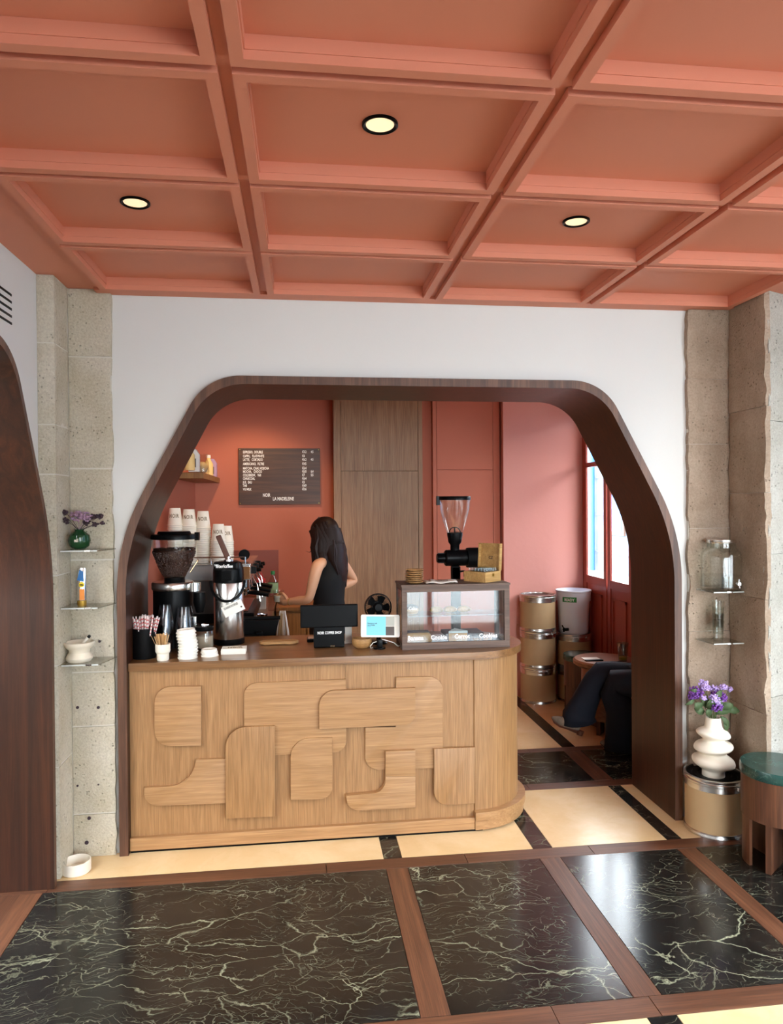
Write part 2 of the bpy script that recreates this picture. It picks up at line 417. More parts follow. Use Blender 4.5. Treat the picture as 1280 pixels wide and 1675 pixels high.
# ---- floor: a base slab with every marble tile and wooden strip on it
fl = B().box(-2.7, 4.2, -6.2, 2.8, -.06, -.012).build('floor', M['grout']); struct(fl)
XS = [(-1.112, .368), (.468, 1.088), (1.188, 1.768), (1.862, 2.482), (2.582, 3.4)]
def tile(name, x0, x1, y0, y1, m, z=0):
    g = .0012
    return B().box(x0+g, x1-g, y0+g, y1-g, -.012, z, .0008).build(name, M[m], fl)
def strip_x(x0, x1, y0, y1, cuts=()):
    xs = [x0]+[c for c in cuts if x0 < c < x1]+[x1]
    for a, b in zip(xs, xs[1:]): tile('wood_strip', a, b, y0, y1, 'floor_wood', .0005)
# wooden border under the left wall
tile('wood_strip', -1.62, -1.112, -1.265, -.30, 'floor_wood_y', .0005)
strip_x(-1.62, 2.95, -.30, -.205, (-1.10, .1, .75, 1.36, 2.1))
strip_x(-1.62, 2.95, -1.36, -1.265, (-.3, .8, 1.14, 1.9))
for x0, x1 in XS[:-1]: tile('marble_tile', x0, x1, -1.265, -.30, 'black_marble')
tile('marble_tile', 2.582, 2.95, -1.265, -.30, 'black_marble')
for a, b in zip(XS, XS[1:]): tile('wood_strip', a[1], b[0], -1.265, -.30, 'floor_wood_y', .0005)
# doorway band
bx = [-1.62, .37, .455, 1.09, 1.185, 1.768, 1.845, 2.6]
for i, (a, b) in enumerate(zip(bx, bx[1:])):
    tile('marble_tile', a, b, -.205, .487, 'black_marble' if i % 2 else 'cream_marble')
strip_x(-1.0, 2.5, .487, .575, (.2, 1.3, 2.0))
for a, b in ((-.9, .368), (.468, 1.14), (1.24, 1.728), (1.842, 2.45)): tile('marble_tile', a, b, .575, 1.10, 'black_marble')
for a, b in ((.368, .468), (1.14, 1.24), (1.728, 1.842)): tile('wood_strip', a, b, .575, 1.10, 'floor_wood_y', .0005)
strip_x(-.9, 2.45, 1.10, 1.175, (.3, 1.5))
for a, b, m in ((-.9, .37, 'cream_marble'), (.37, .455, 'black_marble'), (.455, 1.745, 'cream_marble'), (1.745, 1.838, 'black_marble'), (1.838, 2.45, 'cream_marble')):
    tile('marble_tile', a, b, 1.175, 2.62, m)
# nearer the camera: cream row, then black rows again
for a, b in ((-1.62, .368), (.468, 1.088), (1.188, 1.768), (1.862, 2.95)): tile('marble_tile', a, b, -2.0, -1.36, 'cream_marble')
for a, b in ((.368, .468), (1.088, 1.188), (1.768, 1.862)): tile('marble_tile', a, b, -2.0, -1.36, 'black_marble')
strip_x(-1.62, 2.95, -2.095, -2.0, (0, 1.4))
for r0, r1 in ((-3.06, -2.095), (-4.12, -3.155), (-5.18, -4.215)):
    for a, b in XS[:-1]+[(2.582, 2.95)]: tile('marble_tile', a, b, r0, r1, 'black_marble')
    for a, b in zip(XS, XS[1:]): tile('wood_strip', a[1], b[0], r0, r1, 'floor_wood_y', .0005)
    strip_x(-1.62, 2.95, r0-.095, r0, (.2, 1.5))

# ---- ceiling with coffers
ce = B().box(-1.9, 3.3, -6.2, 2.75, CEIL+.045, CEIL+.12).build('ceiling', M['salmon']); struct(ce)
# flat margins round the coffer field
XG = [-.925, -.167, .64, 1.432, 2.212]
YG = [-.052, -.650, -1.255, -1.855, -2.455, -3.055, -3.655, -4.255, -4.855]
B().box(-1.9, XG[0]-.02, -6.1, .5, CEIL, CEIL+.045).build('ceiling_margin', M['salmon'], ce)
B().box(XG[-1]+.02, 3.3, -6.1, .5, CEIL, CEIL+.045).build('ceiling_margin', M['salmon'], ce)
B().box(-1.9, 3.3, .48, 2.75, 2.66, CEIL+.045).build('ceiling_margin', M['salmon'], ce)
B().box(XG[0]-.02, XG[-1]+.02, -.05, .48, CEIL-.02, CEIL+.045).build('ceiling_margin', M['salmon'], ce)
B().box(XG[0]-.02, XG[-1]+.02, -6.1, YG[-1], CEIL, CEIL+.045).build('ceiling_margin', M['salmon'], ce)
for x in XG: B().box(x-.02, x+.02, YG[-1], -.05, CEIL-.006, CEIL+.045).build('groove_strip', M['salmon'], ce)
for y in YG:
    for a, b in zip(XG, XG[1:]): B().box(a+.02, b-.02, y-.018, y+.018, CEIL-.006, CEIL+.045).build('groove_strip', M['salmon'], ce)
def ring(b, x0, x1, y0, y1, w, z0, z1):
    b.box(x0, x1, y0, y0+w, z0, z1); b.box(x0, x1, y1-w, y1, z0, z1)
    b.box(x0, x0+w, y0+w, y1-w, z0, z1); b.box(x1-w, x1, y0+w, y1-w, z0, z1)
coffer_me = {}
for i, (a, b) in enumerate(zip(XG, XG[1:])):
    for j, (y1, y0) in enumerate(zip(YG, YG[1:])):
        cx, cy = (a+b)/2, (y0+y1)/2; hx, hy = (b-a)/2-.0165, (y1-y0)/2-.014
        key = (round(hx, 3), round(hy, 3))
        if key not in coffer_me:
            q = B(); ring(q, -hx, hx, -hy, hy, .031, 2.650-2.68, 2.672-2.68); ring(q, -hx+.003, hx-.003, -hy+.003, hy-.003, .031, 2.672-2.68, 2.706-2.68)
            f = q.build('coffer_frame', M['salmon'], ce); f.location = (cx, cy, CEIL)
            p = B().box(-hx+.01, hx-.01, -hy+.01, hy-.01, 2.706-2.68, 2.716-2.68).build('coffer_panel', M['salmon'], ce); p.location = (cx, cy, CEIL)
            coffer_me[key] = (f.data, p.data)
        else:
            obj('coffer_frame', coffer_me[key][0], ce, (cx, cy, CEIL)); obj('coffer_panel', coffer_me[key][1], ce, (cx, cy, CEIL))

# ---- downlights
def downlight(x, y, label):
    t = thing('ceiling_downlight', (x, y, 2.706), label, 'ceiling light', 'recessed downlights in the coffers')
    B().lathe([(.036, .004), (.050, .004), (.050, -.006), (.046, -.008), (.040, -.005), (.036, .004)], n=36).build('trim_ring', M['black'], t, True)
    B().lathe([(0, -.001), (.0405, -.003)], n=36).build('lens', M['lamp'], t, True)
    spot('downlight_lamp', (x, y, 2.69), (x, y, 0), 7, (1, .8, .55), 100, .8, .03)
for x, y, l in ((.225, -1.555, 'round recessed downlight nearest the camera, in the middle column of ceiling coffers'),
                (-.56, -.953, 'round recessed downlight with black rim in the left column of ceiling coffers'),
                (1.025, -.953, 'round recessed downlight with black rim in the coffer right of the middle beam')):
    downlight(x, y, l)

# ---- front wall with the arched opening, lined in walnut
AX0, AX1, AT = -.865, 1.958, 2.280
def arch(o=0.0):
    """outline of the opening, offset inwards by o"""
    x0, x1, t = AX0+o, AX1-o, AT-o
    k = o*.25; k2 = o*.60
    return fillet([(x0, 0), (x1, 0), (x1, 1.494-k, 1.0), (x1-.422+k2-o*.0, t, .27), (x0+.422-k2, t, .27), (x0, 1.494-k, 1.0)], 14)
WF = .03
b = B()
ao = arch(.012)
# outer rectangle open at the bottom: split into left, right and top part so every face stays planar and simple
pts = [(-2.6, 0), (ao[0][0], 0)] + ao[2:][::-1] + [(ao[1][0], 0), (3.3, 0), (3.3, 2.70), (-2.6, 2.70)]
vs = [b.b.verts.new((p[0], WF, p[1])) for p in pts]
es = [b.b.edges.new((vs[i], vs[(i+1) % len(vs)])) for i in range(len(vs))]
g = bmesh.ops.triangle_fill(b.b, use_beauty=True, use_dissolve=False, edges=es)
ex = bmesh.ops.extrude_face_region(b.b, geom=[f for f in g['geom'] if isinstance(f, bmesh.types.BMFace)], use_keep_orig=True)
for v in ex['geom']:
    if isinstance(v, bmesh.types.BMVert): v.co.y = .482
wall_front = struct(b.build('wall_front', [M['white_wall']]))
def lining(name, outer, inner, a0, a1, axis, parent=None):
    bm = bmesh.new()
    mk = {'y': lambda p, a: (p[0], a, p[1]), 'x': lambda p, a: (a, p[0], p[1])}[axis]
    O0 = [bm.verts.new(mk(p, a0)) for p in outer]; I0 = [bm.verts.new(mk(p, a0)) for p in inner]
    O1 = [bm.verts.new(mk(p, a1)) for p in outer]; I1 = [bm.verts.new(mk(p, a1)) for p in inner]
    n = len(outer)
    for i in range(n-1):
        bm.faces.new((O0[i], O0[i+1], I0[i+1], I0[i])).material_index = 1
        bm.faces.new((O1[i], I1[i], I1[i+1], O1[i+1])).material_index = 1
        bm.faces.new((O0[i], O1[i], O1[i+1], O0[i+1])).material_index = 0
        bm.faces.new((I0[i], I0[i+1], I1[i+1], I1[i])).material_index = 0
    for i in (0, n-1): bm.faces.new((O0[i], I0[i], I1[i], O1[i])).material_index = 0
    q = B(); q.b.free(); q.b = bm
    return q.build(name, [M['walnut'], M['walnut_edge']], parent, 30)
def open_arch(o):
    a = arch(o); return [a[1]]+a[2:]+[a[0]]
L1 = lining('trim_1', open_arch(0), open_arch(.04), -.01, .49, 'y'); struct(L1)
L1['label'] = 'dark walnut lining of the wide arched opening'

# ---- left wall, arched opening seen edge-on, stone corner
LW = -1.148
# arch in the left wall: in (y,z), mirrored outline
def larch(o=0.0):
    y1, t = -.245-o, 2.28-o; y0 = -3.1+o
    k = o*.25; k2 = o*.6
    return fillet([(y1, 0), (y0, 0), (y0, 1.494-k, 1.0), (y0+.422-k2, t, .27), (y1-.422+k2, t, .27), (y1, 1.494-k, 1.0)], 14)
la = larch(.012)
pts = [(-.19, 0), (la[0][0], 0)] + la[2:][::-1] + [(la[1][0], 0), (-6.1, 0), (-6.1, 2.70), (-.19, 2.70)]
b = B()
vs = [b.b.verts.new((LW, p[0], p[1])) for p in pts]
es = [b.b.edges.new((vs[i], vs[(i+1) % len(vs)])) for i in range(len(vs))]
g = bmesh.ops.triangle_fill(b.b, use_beauty=True, use_dissolve=False, edges=es)
ex = bmesh.ops.extrude_face_region(b.b, geom=[f for f in g['geom'] if isinstance(f, bmesh.types.BMFace)], use_keep_orig=True)
for v in ex['geom']:
    if isinstance(v, bmesh.types.BMVert): v.co.x = LW-.26
wall_left = struct(b.build('wall_left', M['white_wall']))
def open_larch(o):
    a = larch(o); return [a[1]]+a[2:]+[a[0]]
L2 = lining('trim_2', open_larch(0), open_larch(.03), LW+.075, LW-.30, 'x'); struct(L2)
struct(B().box(-2.75, -2.65, -6.1, .5, 0, 2.7).build('wall_side_room', M['white_wall']))
# vent slots
vt = thing('air_vent', (LW, -.56, 2.45), 'long black slots of an air vent high in the white left wall', 'vent')
for i in range(5):
    z0 = atX(19, 483+i*11.6, LW).z-2.45
    B().box(-.004, .0015, -.45, .09, z0-.006, z0+.004).build('slot', M['black'], vt)

# ---- rough stone work
def block(x0, x1, z0, z1, y, depth, m, name='stone_block', amp=.006, parent=None, face='y', seed=0, jag=(0, 0), n=9, dirn=-1):
    """a squared stone: front face subdivided and roughened; face 'y' looks to -y, face 'x' looks to -x/+x"""
    bm = bmesh.new(); nx = max(3, n); nz = max(4, int(n*(z1-z0)/max(.05, abs(x1-x0))*.6)); nz = min(nz, 26)
    def mk(u, v, d): return (u, y+d, v) if face == 'y' else (y+d*(-dirn), u, v)
    grid = []
    for j in range(nz+1):
        row = []
        for i in range(nx+1):
            u = x0+(x1-x0)*i/nx; v = z0+(z1-z0)*j/nz
            h = noise.noise(Vector((u*9+seed, v*9, seed)))*amp + noise.noise(Vector((u*40+seed, v*40, seed)))*amp*.5
            edge = (i in (0, nx)) or (j in (0, nz))
            if i == 0: u += jag[0]*noise.noise(Vector((v*14+seed, seed, 3)))
            if i == nx: u += jag[1]*noise.noise(Vector((v*14+seed, seed, 9)))
            row.append(bm.verts.new(mk(u, v, (.004 if edge else 0)+h)))
        grid.append(row)
    for j in range(nz):
        for i in range(nx): bm.faces.new((grid[j][i], grid[j][i+1], grid[j+1][i+1], grid[j+1][i]))
    ring_ = grid[0][:]+[grid[j][nx] for j in range(1, nz+1)]+grid[nz][:-1][::-1]+[grid[j][0] for j in range(nz-1, 0, -1)]
    back = [bm.verts.new((v.co.x, y+depth, v.co.z) if face == 'y' else (y-dirn*depth, v.co.y, v.co.z)) for v in ring_]
    k = len(ring_)
    for i in range(k): bm.faces.new((ring_[i], ring_[(i+1) % k], back[(i+1) % k], back[i]))
    q = B(); q.b.free(); q.b = bm
    return q.build(name, m, parent, 60)
# left corner: front face from x=-1.09 to -.885
wl = B().box(-1.40, -.887, .012, .40, 0, CEIL+.01).build('wall_stone_corner', M['mortar']); struct(wl)
zc = [0.0, .205, .62, .875, 1.405, 1.835, 2.36, CEIL]
for i, (a, b_) in enumerate(zip(zc, zc[1:])):
    block(-1.075, -.884, a+.004, b_-.004, 0.0, .03, M['stone_l'], parent=wl, seed=i*3.1, amp=.004, jag=(0, .007), n=10)
# narrow weathered return beside it
B().box(-1.40, -1.078, -.188, .30, 0, CEIL+.01).build('mortar_core', M['mortar'], wl)
zz = [0.0, .5, .95, 1.35, 1.80, 2.02, 2.38, CEIL]
for i, (a, b_) in enumerate(zip(zz, zz[1:])):
    block(-.188, -.002, a+.003, b_-.003, -1.072, .02, M['stone_l'], parent=wl, seed=40+i*2.3, amp=.004, face='x', dirn=1, n=7)
    block(-1.147, -1.074, a+.003, b_-.003, -.197, .03, M['stone_l'], parent=wl, seed=70+i*2.3, amp=.003, n=5)
# right corner
wp0 = struct(B().box(2.60, 2.95, -.02, .02, 0, CEIL).build('wall_pier', M['mortar']))
wr = B().box(2.008, 2.236, .012, .40, 0, CEIL+.01).build('wall_stone_right', M['mortar']); struct(wr)
B().prism([(2.24, -.27), (2.62, -.08), (2.62, .28), (2.24, .28)], 0, CEIL, 'z').build('mortar_core', M['mortar'], wp0)
zr = [0.0, .46, .98, 1.52, 1.96, 2.30, CEIL]
for i, (a, b_) in enumerate(zip(zr, zr[1:])):
    block(2.005, 2.235, a+.001, b_-.001, 0.0, .03, M['stone_r'], parent=wr, seed=100+i*2.7, amp=.008, jag=(.014, 0), n=12)
zr = [0.0, .62, 1.18, 1.70, 2.12, CEIL]
for i, (a, b_) in enumerate(zip(zr, zr[1:])):
    block(-.30, -.002, a+.001, b_-.001, 2.225, .03, M['stone_r'], parent=wp0, seed=140+i*2.7, amp=.012, face='x', dirn=-1, n=14, jag=(.012, 0))
wp = wp0
for i, (a, b_) in enumerate(zip([0, .7, 1.4, 2.05], [.7, 1.4, 2.05, CEIL])):
    o = block(.022, .85, a+.001, b_-.001, 0, .03, M['stone_lit'], parent=wp, seed=180+i*2.7, amp=.010, n=30)
    o.matrix_local = Matrix.Translation((2.226, -.312, 0)) @ Matrix.Rotation(R(26), 4, 'Z')
# ---- remaining shell
def wall(name, x0, x1, y0, y1, z0, z1, m='white_wall'): return struct(B().box(x0, x1, y0, y1, z0, z1).build(name, M[m]))
wall('wall_right', 2.95, 3.1, -.95, .03, 0, 2.7)
wall('wall_right', 2.95, 3.1, -6.1, -4.55, 0, 2.7)
wall('wall_right', 2.95, 3.1, -4.55, -.95, 0, .25); wall('wall_right', 2.95, 3.1, -4.55, -.95, 2.55, 2.7)
wall('wall_rear', -2.7, -1.0, -6.15, -6.0, 0, 2.7); wall('wall_rear', 2.8, 3.1, -6.15, -6.0, 0, 2.7)
wall('wall_rear', -1.0, .72, -6.15, -6.0, 0, 2.7); wall('wall_rear', .72, 2.8, -6.15, -6.0, 2.55, 2.7)
wr_ = B()
for x in (.72, 1.72, 2.72): wr_.box(x, x+.06, -6.12, -6.04, 0.0, 2.55)
wr_.box(.72, 2.8, -6.12, -6.04, 2.49, 2.55)
o = struct(wr_.build('window_3', M['walnut'])); B().box(.72, 2.8, -6.085, -6.078, .05, 2.5).build('pane', M['pane'], o)
wr_ = B()
for y in (-4.55, -3.35, -2.15, -1.01): wr_.box(3.0, 3.06, y, y+.06, .25, 2.55)
o = struct(wr_.build('window_2', M['walnut'])); B().box(3.03, 3.036, -4.55, -.95, .25, 2.55).build('pane', M['pane'], o)

# ---- bar room
wall('wall_bar_left', -.98, -.872, .482, 2.75, 0, 2.7, 'salmon_wall')
bb = struct(B().box(-.9, 1.75, 2.62, 2.75, 0, 2.7).build('wall_back', M['salmon_wall']))
B().box(-.87, -.193, 2.608, 2.62, .90, 1.285).build('backsplash', M['backsplash'], bb)
# tall oak built-in cabinet
cb = thing('tall_cabinet', (.27, 2.45, 0), 'full-height oak built-in cabinet with two flush doors behind the woman', 'cabinet')
W = atY(691, 800, 2.45).x-.27
x1 = atY(558, 800, 2.45).x-.27; x2 = atY(683.5, 800, 2.45).x-.27; zs = atY(600, 770.5, 2.45).z
B().box(0, W, .02, .17, 0, 2.66).build('carcass', M['oak_cab'], cb)
B().box(0, x1-.002, 0, .02, 0, 2.66).build('side_rail', M['oak_cab'], cb); B().box(x2+.004, W, 0, .02, 0, 2.66).build('side_rail', M['oak_cab'], cb)
B().box(x1, x2, -.001, .02, .08, zs-.002, .0015).build('door', M['oak_cab'], cb)
B().box(x1, x2, -.001, .02, zs+.002, 2.64, .0015).build('door', M['oak_cab'], cb)
# pink flush cupboard
pc = thing('painted_cupboard', (0, 0, 0), 'salmon painted flush wall cupboard between oak cabinet and pink plaster wall', 'cupboard')
X0 = atY(708, 800, 2.56).x; X1 = atY(817, 800, 2.56).x
a0 = atY(714.5, 800, 2.56).x; a1 = atY(806, 800, 2.56).x; zt = atY(760, 768.5, 2.56).z
B().box(X0, X1, 2.575, 2.62, 0, 2.66).build('frame', M['salmon_wall'], pc)
B().box(X0, a0-.003, 2.56, 2.575, 0, 2.66).build('frame_stile', M['salmon_wall'], pc); B().box(a1+.003, X1, 2.56, 2.575, 0, 2.66).build('frame_stile', M['salmon_wall'], pc)
B().box(a0, a1, 2.56, 2.575, zt+.003, 2.66).build('upper_panel', M['salmon_wall'], pc); B().box(a0, a1, 2.56, 2.575, .1, zt-.003, .001).build('door', M['salmon_wall'], pc)
xr = atY(823, 800, 2.50).x
b = B(); b.box(xr, 2.435, 2.50, 2.75, 0, 2.7)
struct(b.build('wall_back_right', M['plaster_pink']))
# low socket dots on the pink wall
# ---- red joinery window wall on the right of the bar room
WX = 2.43
ww = struct(B().box(WX+.02, WX+.10, .48, 2.5, 0, 1.0).build('wall_bar_right', M['red_frame']))
B().box(WX, WX+.015, 2.43, 2.505, 0, 2.66).build('corner_post', M['red_frame'], ww)
B().box(WX, WX+.10, .48, .60, 0, 2.66).build('corner_post', M['red_frame'], ww)
B().box(WX-.0, WX+.10, .60, 2.43, 2.44, 2.66).build('head', M['red_frame'], ww)
cas = [(2.0, 2.43), (1.55, 1.98), (1.08, 1.53), (.60, 1.06)]
for k, (y0, y1) in enumerate(cas):
    wn = struct(B().box(WX-.005, WX+.012, y0+.002, y0+.052, .02, 2.44, .002).build('window_%d' % (k+4), M['red_frame']))
    B().box(WX-.005, WX+.012, y1-.052 if k else y1-.02, y1-.002, .02, 2.44, .002).build('stile', M['red_frame'], wn)
    for z0, z1 in ((.98, 1.045), (1.965, 2.005), (2.39, 2.44)):
        B().box(WX-.003, WX+.012, y0+.05, y1-.02, z0, z1, .002).build('rail', M['red_frame'], wn)
    B().box(WX+.006, WX+.008, y0+.05, y1-.02, 1.04, 2.40).build('pane', M['pane'], wn)
    B().box(WX+.005, WX+.02, y0+.05, y1-.02, .02, .99).build('lower_panel', M['red_frame'], wn)
    q = B(); ring_pts = (y0+.10, y1-.08, .12, .90)
    q.box(WX-.006, WX+.006, ring_pts[0], ring_pts[1], .885, .905); q.box(WX-.006, WX+.006, ring_pts[0], ring_pts[1], .12, .14)
    q.box(WX-.006, WX+.006, ring_pts[0], ring_pts[0]+.02, .12, .905); q.box(WX-.006, WX+.006, ring_pts[1]-.02, ring_pts[1], .12, .905)
    q.build('moulding', M['red_frame'], wn)
# ---- street outside
st = struct(B().box(2.56, 16, -12, 48, -.20, -.15).build('ground_street', M['asphalt']))
struct(B().box(-8, 2.56, -14, -6.16, -.20, -.02).build('ground_forecourt', M['asphalt']))
fb = thing('street_building', (8.0, 0, -.15), 'pale stone building across the street, seen through the red framed windows', 'building')
B().box(0, 1, -9, 45, 0, 3.9).build('facade', M['facade'], fb)
for k in range(5):
    B().box(-.03, .02, -9, 45, .5+k*1.0, .53+k*1.0).build('string_course', M['facade'], fb)
for k in range(15):
    y = -6.2+k*3.3
    f = B().box(-.05, .03, y, y+1.1, 1.0, 3.1).build('window', M['grey_wood'], fb)
    B().box(-.06, -.05, y+.1, y+1.0, 1.1, 3.0).build('pane', M['blue'], f)
B().cyl((-.12, 15.4, 0), .07, 5, 12).build('downpipe', M['blue'], fb, True)
ORD = 'first second third fourth fifth sixth seventh eighth ninth tenth eleventh twelfth thirteenth fourteenth fifteenth sixteenth seventeenth eighteenth nineteenth twentieth'.split()+['lower']*20

# ================================================================== COUNTER
CT = .907
ct = thing('service_counter', (0, 0, 0), 'long oak coffee counter with rounded right end and relief front, under the arch', 'counter')
def capsule(o, x0=-.83, xc=.865, y0=.035, y1=.635, n=20):
    cy = (y0+y1)/2; r = (y1-y0)/2
    p = [(x0-(o if o < .02 else 0), y1+o), (x0-(o if o < .02 else 0), y0-o)]
    for k in range(n+1):
        a = -PI/2+PI*k/n; p.append((xc+(r+o)*math.cos(a), cy+(r+o)*math.sin(a)))
    return p
seam = atY(565, 1200, .035).x
B().box(-.823, .86, .05, .62, .0, .87).build('carcass', M['oak'], ct)
B().box(-.823, seam-.0006, .035, .05, .06, .870).build('front_board', M['oak'], ct)
B().box(seam+.0006, .858, .035, .05, .06, .870).build('front_board', M['oak'], ct)
pc_ = capsule(0)[2:]
B().prism([(.860, .62), (.860, .04)]+pc_, .03, .870, 'z').build('curved_end', M['oak'], ct, 30)
top = capsule(.022, x0=-.8225)
B().prism(top, .869, CT, 'z', .0025).build('counter_top', M['oak_top'], ct, 30)
B().box(-.823, .858, .010, .05, .012, .072, .003).build('base_board', M['oak_x'], ct)
B().prism([(.8585, .62), (.8585, -.002)]+capsule(.040)[2:], .060, .100, 'z', .003).build('base_ring', M['oak_x'], ct, 30)
B().prism([(.8585, .62), (.8585, .004)]+capsule(.030)[2:], .010, .060, 'z', .003).build('base_ring', M['oak_x'], ct, 30)
B().box(-.82, .90, .02, .60, 0, .012).build('shadow_plinth', M['black'], ct)  # black slab: shade of the gap under the base board put in as colour
def q(zx, zy): p = atY(190+zx/1.855, 1040+zy/1.855, .022); return (p.x, p.z)
def relief(pts, t0, t1, m, y=.035):
    o = [(*q(p[0], p[1]), (p[2]/1.855/330 if len(p) > 2 else 0)) for p in pts]
    B().prism(fillet(o, 8), y-t1*1.5, y-t0*1.5, 'y', .0012).build('relief_panel', M[m], ct, 25)
relief([(117, 155, 45), (258, 152), (258, 333), (117, 333, 45)], 0, .014, 'oak_x')
relief([(388, 145, 35), (696, 132), (698, 352, 35), (388, 366)], 0, .010, 'oak_x')
relief([(848, 126), (990, 123, 45), (990, 401), (755, 406, 40), (755, 277), (848, 277)], 0, .010, 'oak_x')
relief([(615, 165, 45), (905, 155), (905, 266, 35), (615, 280)], .010, .022, 'oak_x')
relief([(333, 275, 60), (481, 270), (481, 543), (333, 550)], .010, .022, 'oak')
relief([(529, 310, 55), (655, 307), (655, 492, 35), (529, 496)], .0, .016, 'oak_x')
relief([(815, 346), (905, 343), (905, 421), (815, 421)], .010, .024, 'oak_x')
relief([(815, 422), (905, 422), (905, 516), (697, 526, 38), (697, 480), (815, 470, 36)], .0, .024, 'oak_x')
relief([(962, 340), (1085, 335), (1085, 505), (962, 510, 42)], .010, .020, 'oak')
relief([(85, 460), (236, 452, 75), (242, 375), (333, 372), (333, 507), (85, 516, 40)], 0, .013, 'oak_x')

# side and back counters of the bar
sc = thing('espresso_bench', (-.868, .685, 0), 'oak side counter along the left bar wall under the espresso machine', 'counter')
B().box(.005, .64, 0, 1.92, 0, .86).build('cabinet_body', M['oak_low'], sc)
B().box(.005, .66, -.02, 1.93, .862, .897, .002).build('worktop', M['oak_top'], sc)
for i in range(4):
    d = B().box(.641, .655, .06+i*.46, .48+i*.46, .5, .84, .002).build('drawer', M['oak_low'], sc)
    B().box(.655, .665, .2+i*.46, .34+i*.46, .80, .81).build('handle', M['steel_dark'], d)
bc = thing('back_bench', (-.20, 2.12, 0), 'low oak back counter below the menu board', 'counter')
B().box(0, .46, 0, .48, 0, .84).build('cabinet_body', M['oak_low'], bc)
B().box(0, .465, -.02, .48, .84, .868, .002).build('worktop', M['oak_low'], bc)
for x in (.01, .24): B().box(x, x+.215, -.014, 0, .06, .82, .002).build('door', M['oak_low'], bc)

# ================================================================== ON THE COUNTER
def on(u, v, z=CT): return atZ(u, v, z)
def ptop(u, v, y): return atY(u, v, y)
# --- black straw tumbler
c = on(232, 1079.5) + Vector((0, .057, 0))
t = thing('straw_holder', (c.x, c.y, CT), 'black cylindrical tumbler packed with pink striped straws at counter left end', 'holder')
B().lathe([(0, .002), (.055, 0), (.057, .004), (.057, .148), (.053, .148), (.053, .02), (0, .02)], n=36).build('tumbler', M['black_matte'], t, True)
def straw_mesh():
    b = B(); n = 30
    for k in range(n):
        b.lathe([(.0036, k*.0062), (.0036, (k+1)*.0062)], n=6, mi=(k % 3 == 0)*1)
    return b
s0 = straw_mesh().build('striped_straw', [M['stripe_w'], M['stripe_r']], None, True); sm = s0.data; bpy.data.objects.remove(s0)
rr = random.Random(3)
for i in range(40):
    a = rr.uniform(0, 2*PI); r0 = rr.uniform(.0, .042); d = Vector((math.cos(a), math.sin(a), 0))
    o = obj('striped_straw', sm, None, (c.x+d.x*r0*.75, c.y+d.y*r0*.75, CT+.025))
    dirv = Vector((d.x*r0*7.5, d.y*r0*5.5, 1)).normalized(); L = rr.uniform(.92, 1.0)
    o.rotation_mode = 'QUATERNION'; o.rotation_quaternion = dirv.to_track_quat('Z', 'Y'); o.scale = (1, 1, L)
    tag(o, 'pink and white striped paper straw standing in the black tumbler', 'straw', 'striped straws in the black tumbler')
# --- ribbed cup of stirrers
c = on(264.5, 1082) + Vector((0, .03, 0))
t = thing('stirrer_cup', (c.x, c.y, CT), 'small ribbed white ceramic cup of wooden stirrers', 'cup')
cup = B(); n = 48; prof = [(.026, 0), (.0285, .006), (.0285, .034), (.0325, .038), (.0345, .046), (.0345, .080), (.032, .080), (.031, .044), (.026, .03), (0, .012)]
cup.lathe([(0, .001)]+prof, n=n)
for v in cup.b.verts:
    r = math.hypot(v.co.x, v.co.y)
    if r > .0325 and v.co.z > .04:
        a = math.atan2(v.co.y, v.co.x); k = 1+.02*math.cos(a*24); v.co.x *= k; v.co.y *= k
cup.build('ribbed_cup', M['ceramic_w'], t, True)
s0 = B().box(-.0038, .0038, -.0007, .0007, 0, .112, .0005).build('wooden_stirrer', M['stirrer']); sm = s0.data; bpy.data.objects.remove(s0)
for i in range(24):
    a = rr.uniform(0, 2*PI); r0 = rr.uniform(.004, .022); d = Vector((math.cos(a), math.sin(a), 0))
    o = obj('wooden_stirrer', sm, None, (c.x+d.x*r0*.5, c.y+d.y*r0*.5, CT+.014+.002*(i % 3)))
    dv = Vector((d.x*r0*27, d.y*r0*12, 1)).normalized()
    o.rotation_mode = 'QUATERNION'; o.rotation_quaternion = dv.to_track_quat('Z', 'Y')
    tag(o, 'flat birch stirrer fanning out of the small ribbed cup', 'stirrer', 'wooden stirrers in the ribbed cup')
# --- lids
def lid_obj():
    b = B(); b.lathe([(0, .013), (.033, .013), (.034, .018), (.039, .018), (.0405, .006), (.0445, .005), (.0445, 0), (.0415, 0), (.041, .003), (.037, .012), (0, .010)], n=30)
    o = b.build('cup_lid', M['paper'], None, True); return o
l0 = lid_obj(); lm = l0.data; bpy.data.objects.remove(l0)
c = on(305, 1079) + Vector((0, .045, 0))
for i in range(9):
    tilt = 0 if i < 5 else (i-4)*.018
    o = obj('cup_lid', lm, None, (c.x+rr.uniform(-.002, .002)-(.003*(i-5) if i > 5 else 0), c.y, CT+i*.0155), (0, -tilt, 0)); o.scale = (1.08, 1.08, 1)
    tag(o, ['white cup lid at the bottom of the tall lid stack', ORD[8-i]+' lid from the top of the tall leaning white stack'][i > 0] if i < 8 else 'topmost tilted white lid of the tall stack', 'lid', 'white lids in the tall stack' if 0 < i < 8 else 'white lids')
c = on(341, 1075.5) + Vector((0, .042, 0))
for i in range(2):
    o = obj('cup_lid', lm, None, (c.x-.002*i, c.y, CT+i*.017)); o.scale = (.98-.03*i, .98-.03*i, 1.0)
    tag(o, ['lower white lid of the short pair in front of the airpot', 'upper smaller white lid of the short pair in front of the airpot'][i], 'lid', 'white lids')
